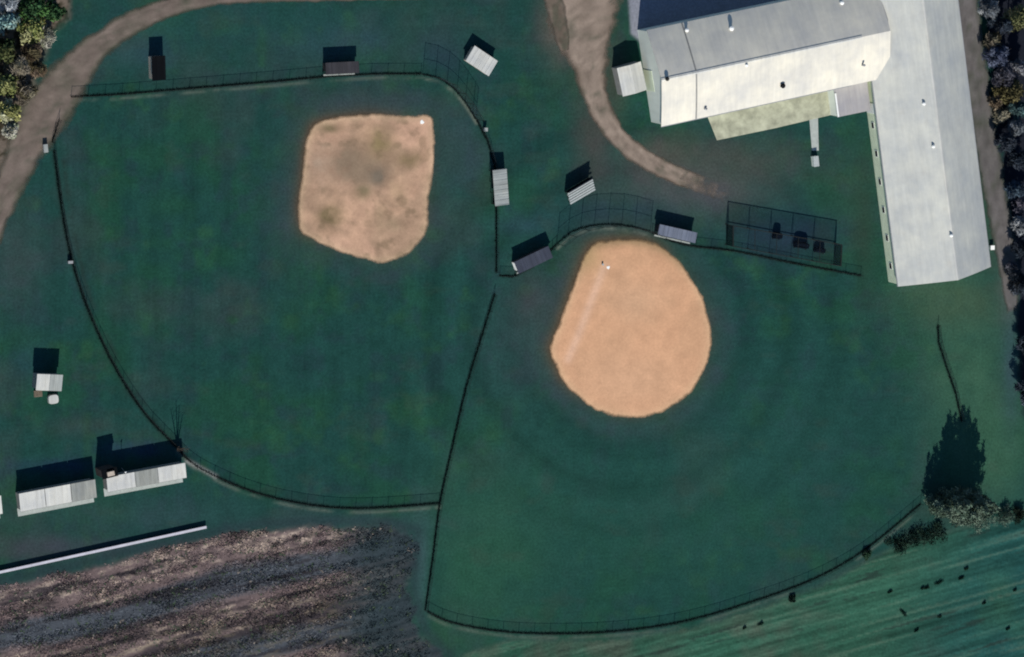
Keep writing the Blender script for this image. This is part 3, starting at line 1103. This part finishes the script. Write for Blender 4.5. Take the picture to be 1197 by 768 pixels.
def covered_machine(label, p, sx, sy, h, rz):
    t = thing("covered_machine", label, "covered machine", at(*p), rz, "tarpaulin covered machines in the batting cage")
    m = MB()
    n = 18
    rings = [(1.0, 0), (1.03, .12), (.98, .5), (.9, .85), (.65, 1.0)]
    rows = []
    for s, z in rings:
        row = []
        for k in range(n):
            a = 2 * math.pi * k / n
            c, d = math.cos(a), math.sin(a)
            sq = 1 / max(abs(c), abs(d)) * .72 + .28
            j = 1 + random.uniform(-.06, .06)
            row.append(len(m.v))
            m.v.append((c * sq * s * sx / 2 * j, d * sq * s * sy / 2 * j, z * h + random.uniform(-.04, .04) * (z > 0)))
        rows.append(row)
    for r0, r1 in zip(rows[:-1], rows[1:]):
        for k in range(n):
            m.f.append((r0[k], r0[(k + 1) % n], r1[(k + 1) % n], r1[k]))
    m.f.append(tuple(rows[-1]))
    m.build("cover", M['tarp'], t)
    for x in (-1, 1):
        MB().tube((x * sx * .4, -sy * .56, .14), (x * sx * .4 + .08, -sy * .56, .14), .14, .14, 14).build("wheel", M['dark_steel'], t)
    return t


covered_machine("dark covered machine in the left middle of the batting cage, smallest of three", (907, 275), 1.7, 1.3, 1.6, -.15)
covered_machine("largest dark covered machine in the batting cage, between the other two", (935, 286), 3.0, 1.3, 1.7, -.18)
covered_machine("dark covered machine nearest the right end net of the batting cage", (957, 292), 2.3, 1.0, 1.2, -.18)

# ------------------------------------------------------------------ the long barn
BE = 5.3
loc, rz, L0 = frame((773, 148), (1012, 96), BE)
barn = thing("barn", "long barn with a bright white south roof slope and grey north slope", "barn", loc, rz)
Lx = L0 / 2
X0, X1 = -Lx, Lx + 5.0          # the east end runs in under the hall's roof
W = 18.4
S_EAVE, S_RIDGE = .45, .31      # bowed roof: steep at the eaves, flat at the ridge


def bow(half, e, r):
    """height above the eave of a bowed roof at distance d from the eave"""
    return lambda d: e * d - (e - r) * d * d / (2 * half)


bz = bow(W / 2, S_EAVE, S_RIDGE)
zr = lambda y: BE + bz(max(0, min(y, W - y)))
RISE = bz(W / 2)
NSEG = 10


def bowed_sheet(mb, half, zf, l0, l1, put, side, t=.12):
    """curved roof sheet: outline in section, swept along the building"""
    d = [half * i / NSEG for i in range(NSEG + 1)]
    sec = [(side * (half - q), zf(q)) for q in d] + [(side * (half - q), zf(q) - t) for q in reversed(d)]
    if side < 0:
        sec = sec[::-1]
    sec = [(u + side * .002, z) for u, z in sec]
    return mb.prism(sec, l0, l1, put)


def smooth_shade(o, ang=20):
    for p in o.data.polygons:
        p.use_smooth = len(p.vertices) == 4
    o.data.set_sharp_from_angle(angle=math.radians(ang))
    return o


m = MB()
sec = [(.35, 0), (W - .35, 0)] + [(y, zr(y) - .18) for y in [W - .35 - (W - .7) * i / 14 for i in range(15)]]
m.prism(sec, X0 + .3, X1 - .5, lambda u, z, k: (k, u, z))
m.build("wall", M['white_wall'], barn)
for side in (-1, 1):
    o = bowed_sheet(MB(), W / 2, lambda q: BE + bz(q), X0, X1, lambda u, z, k: (k, W / 2 + u, z), side).build("roof", M['barn_roof'], barn)
    smooth_shade(o)
m = MB()
for y0, y1 in ((W / 2 - .28, W / 2 - .003), (W / 2 + .003, W / 2 + .28)):
    m.hexa([(X0, y0, zr(y0) + .01), (X1 - 6, y0, zr(y0) + .01), (X1 - 6, y1, zr(y1) + .01), (X0, y1, zr(y1) + .01),
            (X0, y0, zr(y0) + .05), (X1 - 6, y0, zr(y0) + .05), (X1 - 6, y1, zr(y1) + .09), (X0, y1, zr(y1) + .09)])
m.build("ridge_cap", M['white_roof'], barn)


def rib_along(m, x, w, y0, y1, h):
    """raised rib following the bowed section from y0 to y1"""
    n = 8
    for i in range(n):
        a, b = y0 + (y1 - y0) * i / n, y0 + (y1 - y0) * (i + 1) / n
        m.hexa([(x - w, a, zr(a) - .01), (x + w, a, zr(a) - .01), (x + w, b, zr(b) - .01), (x - w, b, zr(b) - .01),
                (x - w * .7, a, zr(a) + h), (x + w * .7, a, zr(a) + h), (x + w * .7, b, zr(b) + h), (x - w * .7, b, zr(b) + h)])


for y0, y1 in ((.02, W / 2 - .3), (W / 2 + .3, W - .02)):
    m = MB()
    rib_along(m, X0 + 7.2, .17, y0, y1, .05)
    m.build("expansion_joint", M['block'], barn)
MB().box(X0, X1 - 8, -.16, -.01, BE - .22, BE - .06).build("gutter", M['steel'], barn)


def local(par, px, py, z):
    p = at(px, py, z) - Vector(par.location)
    c, s = math.cos(-par.rotation_euler.z), math.sin(-par.rotation_euler.z)
    return c * p.x - s * p.y, s * p.x + c * p.y


def on_barn(px, py):
    z = BE + 1.5
    for _ in range(6):
        x, y = local(barn, px, py, z)
        z = zr(y)
    return x, y, z


for px, py, r, h, mat in ((914, 100, .5, .55, 'dark'), (779, 92, .42, .45, 'dark_steel'), (1008, 76, .25, .9, 'steel'), (824, 127, .3, .5, 'steel'),
                          (802, 35, .38, .5, 'white'), (854, 33, .45, .6, 'white'), (983, 3, .4, .6, 'white'), (872, 76, .3, .4, 'white')):
    x, y, z = on_barn(px, py)
    v = MB().tube((x, y, z - .15), (x, y, z + h), r * .75, r * .75, 14).build("roof_vent", M[mat], barn)
    MB().tube((x, y, z + h + .003), (x, y, z + h + .16), r, r * .35, 14).build("vent_cap", M[mat], v)
# sliding door and windows of the barn (west end and south side)
MB().box(X0 + .24, X0 + .295, 6.5, 10.5, .05, 4.0).build("sliding_door", M['cream_wall'], barn)
for i in range(5):
    x = X0 + 6 + i * 5.2
    f = MB().box(x - .6, x + .6, .29, .345, 1.5, 2.5).build("window", M['white'], barn)
    MB().box(x - .5, x + .5, .28, .289, 1.58, 2.42).build("pane", M['dark'], f)

# low link roof between barn and hall
loc, rz, Ll = frame((979, 137), (1018, 129), 3.4)
link = thing("link_building", "low flat greyish link building in the corner between barn and hall", "annexe", loc, rz)
Dl = 5.6
MB().box(-Ll / 2 + .15, Ll / 2 - .15, .1, Dl, 0, 3.28).build("wall", M['white_wall'], link)
MB().slab((-Ll / 2, 0, 3.4), (Ll / 2, 0, 3.4), (Ll / 2, Dl, 3.45), (-Ll / 2, Dl, 3.45), .11).build("roof", M['link_roof'], link)
MB().box(-Ll / 2 - .02, -Ll / 2 + .28, .05, 4.6, 3.46, 3.62).build("parapet", M['white'], link)
MB().box(-.5, .5, .05, .098, .05, 2.1).build("door", M['dark'], link)
MB().box(Ll / 2 - 1.9, Ll / 2 - .2, .02, .098, .05, 2.6).build("doorway", M['dark'], link)

# ------------------------------------------------------------------ the cross hall
HE = 4.9
loc, rz, Lh = frame((1050, 335), (1158, 312), HE)
hall = thing("hall", "long pale metal roofed hall running north to south along the side lane", "hall", loc, rz)
HW = Lh / 2
HD = 66.0
hb_ = bow(HW, .66, .50)
HR = hb_(HW)
hz = lambda x: HE + hb_(max(0, HW - abs(x)))
m = MB()
sec = [(-HW + .35, 0), (HW - .35, 0)] + [(x, hz(x) - .18) for x in [HW - .35 - (2 * HW - .7) * i / 14 for i in range(15)]]
m.prism(sec, .3, HD, lambda u, z, k: (u, k, z))
m.build("wall", M['cream_wall'], hall)
for side in (-1, 1):
    o = bowed_sheet(MB(), HW, lambda q: HE + hb_(q), HD + .3, 0, lambda u, z, k: (u, k, z), side).build("roof", M['hall_roof'], hall)
    smooth_shade(o)
m = MB()
for x0, x1 in ((-.30, -.003), (.003, .30)):
    z0, z1 = hz(x0), hz(x1)
    m.hexa([(x0, 0, z0 + .01), (x1, 0, z1 + .01), (x1, HD, z1 + .01), (x0, HD, z0 + .01),
            (x0, 0, z0 + .06), (x1, 0, z1 + .06), (x1, HD, z1 + .06), (x0, HD, z0 + .06)])
m.build("ridge_cap", M['white_roof'], hall)
for s in (-1, 1):
    MB().box(*((-HW - .15, -HW - .01) if s < 0 else (HW + .01, HW + .15)), 0, HD, HE - .22, HE - .06).build("gutter", M['steel'], hall)


def on_hall(px, py):
    z = HE + 2
    for _ in range(6):
        x, y = local(hall, px, py, z)
        z = hz(x)
    return x, y, z


for px, py in ((1079, 121), (1090, 171), (1111, 275)):
    x, y, z = on_hall(px, py)
    v = MB().tube((x, y, z - .2), (x, y, z + .5), .22, .22, 12).build("roof_vent", M['white'], hall)
    MB().tube((x, y, z + .503), (x, y, z + .62), .32, .12, 12).build("vent_cap", M['white'], v)
x, y = local(hall, 1099, 31, HE + .9)
d = MB().box(x - 1.5, x + 1.5, y - .95, y + .95, 1.5, HE + .8).build("dormer", M['white_wall'], hall)
MB().slab((x - 1.6, y - 1.05, HE + .92), (x + 1.6, y - 1.05, HE + .92), (x + 1.6, y + 1.05, HE + .9), (x - 1.6, y + 1.05, HE + .9), .09).build("dormer_roof", M['white'], d)
for i in range(6):
    y = 3 + i * 5.5
    f = MB().box(-HW + .295, -HW + .345, y, y + 1.3, 1.4, 2.5).build("window", M['white'], hall)
    MB().box(-HW + .285, -HW + .292, y + .1, y + 1.2, 1.5, 2.4).build("pane", M['dark'], f)
MB().box(-HW + .28, -HW + .345, 33.5, 35.5, .05, 3.4).build("door", M['white'], hall)


# ------------------------------------------------------------------ trees
TONE = 1.1


def leaf_cloud(centres, radii, n, size, cols, elong=1.0, up=0.0):
    """n small quads spread through clumps; cols list of albedos picked per clump"""
    k = len(centres)
    C, Rr = np.array(centres), np.array(radii)
    vol = Rr.prod(1) ** .6
    idx = rng.choice(k, n, p=vol / vol.sum())
    d = rng.normal(size=(n, 3))
    d /= np.linalg.norm(d, axis=1)[:, None]
    rad = rng.random(n) ** .45
    P = C[idx] + d * rad[:, None] * Rr[idx] * (.75 + .5 * rng.random((n, 1)))
    a = rng.normal(size=(n, 3))
    a[:, 2] += up * np.sign(a[:, 2])
    a /= np.linalg.norm(a, axis=1)[:, None]
    b = np.cross(a, rng.normal(size=(n, 3)))
    b /= np.linalg.norm(b, axis=1)[:, None]
    s = size * (.5 + rng.random((n, 1)))
    a, b = a * s * elong, b * s / elong
    V = np.stack([P - a, P - b * .8, P + a, P + b * .8], 1).reshape(-1, 3)
    V[:, 2] = np.maximum(V[:, 2], .05)
    F = np.arange(4 * n).reshape(-1, 4)
    cc = np.array(cols)[rng.integers(0, len(cols), k)]
    cc = cc * TONE * (.7 + .6 * rng.random((k, 1)))
    c = cc[idx] * (.78 + .44 * rng.random((n, 1)))
    return V, F, np.repeat(c, 4, 0)


def make_tree(name, label, cat, base, h, r, cols, n=1500, size=.22, elong=1.3, clumps=14, group=None, lean=(0, 0), crown_lo=.25, up=0.0, spread=1.0):
    t = thing(name, label, cat, base, 0, group)
    m = MB()
    top = Vector((lean[0] * h, lean[1] * h, h * .8))
    pts = [Vector((0, 0, 0)), Vector((random.uniform(-.1, .1), random.uniform(-.1, .1), h * .3)), top * .65, top]
    rr = [h * .022, h * .017, h * .011, h * .004]
    for i in range(3):
        m.tube(pts[i], pts[i + 1], rr[i], rr[i + 1], 7)
    cen, rad = [], []
    for i in range(clumps):
        f = crown_lo + (1 - crown_lo) * ((i + .5) / clumps)
        a = i * 2.4 + random.uniform(-.5, .5)
        prof = math.sin(math.pi * min(1, max(.12, (f - crown_lo) / (1.08 - crown_lo) * .8 + .22)))
        q = r * prof * random.uniform(.35, .95) * spread
        c = Vector((math.cos(a) * q + lean[0] * h * f, math.sin(a) * q + lean[1] * h * f, h * f * .95))
        cen.append(tuple(c))
        k = r * random.uniform(.28, .5)
        rad.append((k, k, k * .8))
        st = Vector((lean[0] * h * f * .7, lean[1] * h * f * .7, max(h * .2, h * f * .68)))
        m.tube(st, c, h * .007, h * .002, 5)
        for _ in range(3):
            e = c + Vector((random.gauss(0, 1), random.gauss(0, 1), random.gauss(.3, .7))) * k * .8
            m.tube(st.lerp(c, .6), e, h * .003, h * .001, 4)
    m.build("trunk", M['bark'], t)
    V, F, C = leaf_cloud(cen, rad, n, size, cols, elong, up)
    np_obj("crown", V, F, C, M['leaf'], t)
    return t


def tree_at(px, py, r_px, h):
    """ground point whose crown centre shows at px, py"""
    p = at(px, py, h * .6)
    return (p.x, p.y, 0), r_px * MPP


OLIVE = [(.17, .19, .07), (.23, .24, .10), (.07, .09, .035)]
YEL = [(.22, .22, .07), (.15, .17, .06), (.27, .27, .14)]
DKGRN = [(.03, .07, .03), (.05, .11, .035), (.02, .045, .02)]
PALE = [(.30, .30, .24), (.22, .24, .17), (.38, .37, .32)]
RUST = [(.10, .085, .05), (.16, .12, .085), (.06, .045, .03)]
PINK = [(.22, .20, .14), (.16, .14, .11), (.09, .08, .05)]
LAV = [(.21, .235, .26), (.13, .145, .165), (.34, .36, .38)]
NAVY = [(.045, .06, .08), (.07, .085, .11), (.025, .033, .045)]
TEAL = [(.12, .20, .20), (.07, .12, .12), (.20, .27, .25)]
ORNG = [(.19, .145, .10), (.13, .10, .07), (.22, .18, .13)]
CREAM = [(.38, .35, .26), (.28, .26, .19), (.20, .19, .14)]

GL = "trees and bushes left of the dirt track"
LT = [
    ("leafy_tree", "dark green tree cut by the top picture edge near the left corner", 42, 8, 24, 7, DKGRN),
    ("leafy_tree", "teal green pale tree in the very top left corner", 6, 24, 16, 6.5, TEAL),
    ("bare_tree", "whitish bare tree at the extreme top left corner", 10, 4, 12, 7, LAV),
    ("leafy_tree", "yellow leaved tree nearest the bend of the dirt track", 36, 33, 17, 6, YEL),
    ("bare_tree", "pale grey twiggy bush on the track side of the yellow tree", 55, 44, 11, 3.5, PALE),
    ("leafy_tree", "dark green bush above the pale twiggy bush", 62, 14, 12, 4.5, DKGRN),
    ("leafy_tree", "dark olive tree at the left edge below the teal one", 4, 56, 16, 6, [(.03, .045, .02), (.06, .07, .03)]),
    ("bare_tree", "reddish brown bare bush just below the yellow tree", 36, 62, 12, 4, RUST),
    ("bare_tree", "pinkish grey bare tree above the olive yellow trees", 20, 78, 15, 5, PINK),
    ("bare_tree", "dark rusty bush touching the dirt track", 45, 82, 10, 3.5, RUST),
    ("leafy_tree", "pale olive tree at the left edge, upper of the two pale olive ones", 6, 100, 15, 5.5, OLIVE),
    ("bare_tree", "brownish pink bush between the track and the olive trees", 30, 108, 12, 3.5, PINK),
    ("leafy_tree", "bright yellow green tree at the left edge beside the track", 8, 132, 15, 5.5, [(.28, .28, .11), (.20, .21, .08), (.34, .34, .22)]),
    ("leafy_tree", "pale cream bush lowest among the left edge trees", 12, 152, 10, 3.5, PALE),
]
for nm, lab, px, py, rp, h, cols in LT:
    b, r = tree_at(px, py, rp, h)
    bare = nm == "bare_tree"
    make_tree(nm, lab, "tree" if h > 4.2 else "bush", b, h, r, cols, 1700 if bare else 1500, .20 if bare else .24, 2.6 if bare else 1.3, 15, GL)

GR = "trees in the wood right of the side lane"
RT = [
    ("bare_tree", "pale lavender bare tree at the top edge next to the lane", 1157, 10, 11, 7, LAV),
    ("leafy_tree", "olive green leafy tree in the top right corner", 1191, 22, 19, 8, [(.20, .20, .10), (.14, .15, .07), (.25, .24, .14)]),
    ("bare_tree", "dark purple bare tree between the lavender tree and the olive one", 1172, 30, 13, 7, NAVY),
    ("bare_tree", "brownish low bare tree beside the lane under the dark purple one", 1160, 47, 10, 5, PINK),
    ("bare_tree", "blue grey bare tree hard by the lane above the orange bush", 1165, 66, 13, 6.5, [(.16, .19, .28), (.10, .12, .19)]),
    ("bare_tree", "whitish tree at the right picture edge above the olive brown one", 1192, 78, 9, 6, [(.42, .43, .46), (.3, .3, .34)]),
    ("bare_tree", "mid grey bare tree behind the blue grey one", 1174, 88, 13, 6.5, [(.14, .14, .17), (.08, .08, .10)]),
    ("leafy_tree", "olive brown tree above the cream bush", 1182, 108, 16, 6, [(.17, .15, .07), (.11, .10, .05), (.22, .20, .10)]),
    ("leafy_tree", "orange brown bush at the lane's edge", 1165, 119, 9, 3.5, ORNG),
    ("bare_tree", "cream coloured bush beside the orange brown one", 1171, 134, 9, 4, CREAM),
    ("bare_tree", "grey green tree at the right edge by the cream bush", 1190, 129, 12, 6, TEAL),
    ("bare_tree", "pale mauve bare tree just below the cream bush", 1188, 149, 10, 6, LAV),
    ("bare_tree", "dark navy bare tree beside the lane below the pale mauve tree", 1176, 166, 12, 6.5, NAVY),
    ("bare_tree", "dark blue grey tree at the right edge above the teal tree", 1192, 186, 14, 7, NAVY),
    ("bare_tree", "teal grey bare tree where the lane passes the hall's middle", 1187, 222, 11, 6, [(.10, .15, .20), (.07, .10, .14)]),
    ("bare_tree", "dusky mauve tree at the right edge just under the teal grey one", 1195, 240, 10, 6, [(.16, .15, .19), (.10, .10, .13)]),
    ("bare_tree", "pale lavender tree at the right edge level with the hall's lower end", 1194, 263, 10, 6, LAV),
    ("bare_tree", "dark navy bush level with the tiny white box", 1193, 290, 11, 5, NAVY),
    ("bare_tree", "greyish lilac bush at the lower end of the side lane", 1183, 314, 8, 3, [(.14, .14, .17), (.09, .10, .12)]),
    ("bare_tree", "dark navy tree at the right edge right under the lilac bush", 1194, 332, 12, 6, NAVY),
    ("bare_tree", "lone dark tree on the right edge, upper of the two beside the lawn", 1200, 402, 12, 6, NAVY),
    ("bare_tree", "lone dark tree on the right edge, lower of the two beside the lawn", 1203, 456, 14, 7, NAVY),
]
TONE = .66
for nm, lab, px, py, rp, h, cols in RT:
    b, r = tree_at(px, py, rp, h)
    bare = nm == "bare_tree"
    make_tree(nm, lab, "tree" if h > 4.2 else "bush", b, h, r, cols, 1900, .22, 2.2 if bare else 1.3, 15, GR)

TONE = .62
# the big dark evergreen with several spires
base = at(1112, 588)
t = thing("evergreen_tree", "tall dense evergreen with several pointed tops and a huge dark shadow", "tree", base)
m = MB()
cen, rad = [], []
spires = [(-4.2, -.3, 9.0), (-2.6, .6, 11.6), (-1.0, -.4, 13.6), (.6, .5, 14.2), (2.3, -.3, 12.6), (3.8, .4, 10.6), (5.2, -.2, 8.6), (-5.2, .2, 7.2), (-1.8, 1.2, 12.4), (1.5, 1.3, 13.0), (3.1, .9, 11.4), (0, -1.8, 8.5), (2.8, -1.9, 7.0)]
for sx, sy, sh in spires:
    sx, sy = sx * 1.1, sy * 1.2
    m.tube((sx * .5, sy * .5, 0), (sx * .8, sy * .8, sh * .45), .20, .13, 8)
    m.tube((sx * .8, sy * .8, sh * .45), (sx, sy, sh * .97), .13, .02, 7)
    k = int(sh * 1.5)
    for i in range(k):
        f = (i + .6) / k
        rr = 2.0 * (1.05 - f) ** .62 + .15
        a = i * 2.4
        c = (sx * (.75 + .25 * f) + math.cos(a) * rr * .55, sy + math.sin(a) * rr * .55, .5 + f * (sh - .4))
        cen.append(c)
        rad.append((rr * .62, rr * .62, sh / k * 1.25))
        if i % 2 == 0:
            m.tube((sx * (.75 + .25 * f), sy, c[2] - .3), c, .05, .015, 5)
m.build("trunk", M['bark'], t)
V, F, C = leaf_cloud(cen, rad, 30000, .19, [(.12, .18, .135), (.15, .215, .165), (.19, .26, .20), (.09, .14, .10)], 1.5, .2)
np_obj("crown", V, F, C, M['leaf'], t)

# the bare multi-stemmed tree at the west outfield fence
base = at(207, 523)
t = thing("bare_tree", "small leafless tree with fanned stems at the fence by the long shed", "tree", base)
m = MB()
tw = []
for lx, ly, hh in ((-1.9, .2, 5.6), (-1.0, .5, 6.8), (-.3, .0, 6.2), (.5, .3, 4.6)):
    a = Vector((0, 0, 0))
    b = Vector((lx * .45, ly * .4, hh * .5))
    c = Vector((lx, ly, hh))
    m.tube(a, b, .13, .09, 7)
    m.tube(b, c, .09, .025, 6)
    for i in range(7):
        s = b.lerp(c, i / 7)
        e = s + Vector((random.gauss(0, .45), random.gauss(0, .45), random.uniform(.4, 1.1)))
        m.tube(s, e, .03, .008, 4)
m.build("trunk", M['bark'], t)

# ------------------------------------------------------------------ bushes and tussocks at the lower right
GBU = "bushes in the bank below the evergreen"
BU = [
    ("pale grey green bush at the evergreen's lower right foot", 1150, 607, 15, 2.6, [(.11, .17, .13), (.08, .13, .10), (.15, .21, .165)]),
    ("pale straggling bush right of the evergreen, near the picture edge", 1176, 604, 12, 1.8, [(.12, .18, .14), (.08, .13, .10)]),
    ("pale low bush directly below the evergreen's trunk", 1118, 604, 12, 1.7, [(.13, .20, .15), (.09, .14, .10)]),
    ("dark bush at the right end of the bank's hedge line", 1093, 623, 15, .8, [(.012, .028, .022), (.025, .05, .036)]),
    ("dark bush in the middle of the bank's hedge line", 1071, 629, 15, .7, [(.012, .028, .022), (.025, .05, .036)]),
    ("dark small bush at the left end of the hedge line near the fence", 1050, 636, 14, .6, [(.012, .028, .022), (.025, .05, .036)]),
    ("green rounded bush against the outfield fence where the hedge line starts", 1014, 648, 6, .8, [(.025, .06, .035), (.04, .085, .05)]),
    ("dark bush at the picture's right edge beside the pale bushes", 1192, 602, 9, 1.6, [(.02, .035, .025), (.035, .055, .04)]),
    ("dark bush hugging the lower fence left of the hedge line", 926, 700, 4, .5, [(.012, .028, .022), (.025, .05, .036)]),
]
for lab, px, py, rp, h, cols in BU:
    b, r = tree_at(px, py, rp, h)
    make_tree("bush", lab, "bush", b, h, r * 1.15, cols, 900, .14, 1.5, 10, GBU, crown_lo=.1)

TU = [(1055, 716), (1040, 692), (1097, 681), (1083, 687), (1078, 688), (1071, 737), (1098, 721), (1123, 676), (1129, 665), (1178, 735), (889, 729), (870, 734), (1150, 705), (1186, 690)]
GT = "dark weed tussocks scattered over the hay field"
TL = ["slanting dark tussock in the middle of the hay field", "dark tussock just above left of the slanting one", "largest dark tussock in the hay field",
      "dark tussock just left of the largest one", "small dark tussock at the left of the upper row of tussocks", "dark tussock low in the hay field below the slanting one",
      "dark tussock below the largest one", "flat dark tussock right of the largest one", "uppermost dark tussock in the hay field",
      "dark tussock far right and low in the hay field", "dark tussock at the hay field's left beside the fence", "leftmost dark tussock in the hay field",
      "dark tussock in the right part between the largest and the low far right one", "dark tussock nearest the right edge of the hay field"]
for i, ((px, py), lab) in enumerate(zip(TU, TL)):
    r = (1.0, .5, .95, .6, .4, .55, .45, .7, .5, .5, .7, .4, .4, .4)[i]
    t = thing("weed_tussock", lab, "tussock", at(px, py), -.9 if i == 0 else .3, GT)
    V, F, C = leaf_cloud([(0, 0, .15), (r * .5, .05, .15), (-r * .5, 0, .12)], [(r * .6, r * .35, .16)] * 3, 120, .13, [(.018, .048, .036), (.034, .075, .05)], 1.8, 1.0)
    np_obj("leaf_clump", V, F, C, M['leaf'], t)

# ------------------------------------------------------------------ scrub growth (stuff)
N = 60000
sx = rng.uniform(-30, 500, N)
sy = rng.uniform(605, 790, N)
nn = fbm(sx / 22, sy / 22, 2)
keep = (sdist(sx, sy, SCRUB) + (14 + 16 * sst(420, 470, sx)) * (nn - .5) > 3)
sx, sy = sx[keep], sy[keep]
dens = fbm(sx / 40, (sy + .235 * sx) / 6, 45, 3)
keep = rng.random(len(sx)) < (sst(.34, .64, dens) * .6 + .04) * (1 - .6 * sst(370, 430, sx))
sx, sy, dens = sx[keep], sy[keep], dens[keep]
n = len(sx)
P = np.array([at(a, b)[:] for a, b in zip(sx, sy)])
colr = scrub_colour(sx, sy) * 1.25
thin = sst(370, 430, sx)
colr = mixc(colr, (.022, .036, .040), thin * .5)
pick = rng.random(n)
colr = np.where((pick > .988)[:, None], np.array((.22, .19, .165)), colr)
colr = np.where((pick < .07)[:, None], np.array((.05, .075, .045)), colr)
K = 5
ht = (.06 + .20 * rng.random(n) * sst(.3, .7, dens))
ang = rng.random((n, K)) * 6.283
wd = .14 + .14 * rng.random((n, K))
sp = .22
bx = P[:, 0, None] + rng.normal(0, sp, (n, K))
by = P[:, 1, None] + rng.normal(0, sp, (n, K))
dx, dy = np.cos(ang) * wd, np.sin(ang) * wd
z0 = np.zeros((n, K))
tip = np.stack([bx + rng.normal(0, .2, (n, K)), by + rng.normal(0, .2, (n, K)), ht[:, None] * (.6 + .6 * rng.random((n, K)))], -1)
V = np.stack([np.stack([bx - dx, by - dy, z0], -1), np.stack([bx + dx, by + dy, z0], -1), tip], 2).reshape(-1, 3)
F = np.arange(len(V)).reshape(-1, 3)
C = np.repeat(np.repeat(colr[:, None], K, 1) * (.75 + .5 * rng.random((n, K, 1))), 3, 1).reshape(-1, 3)
tag(np_obj("scrub", V, F, C, M['leaf']), "rough brown and mauve dead scrub lying in rows below the pale wall", "scrub", kind="stuff")
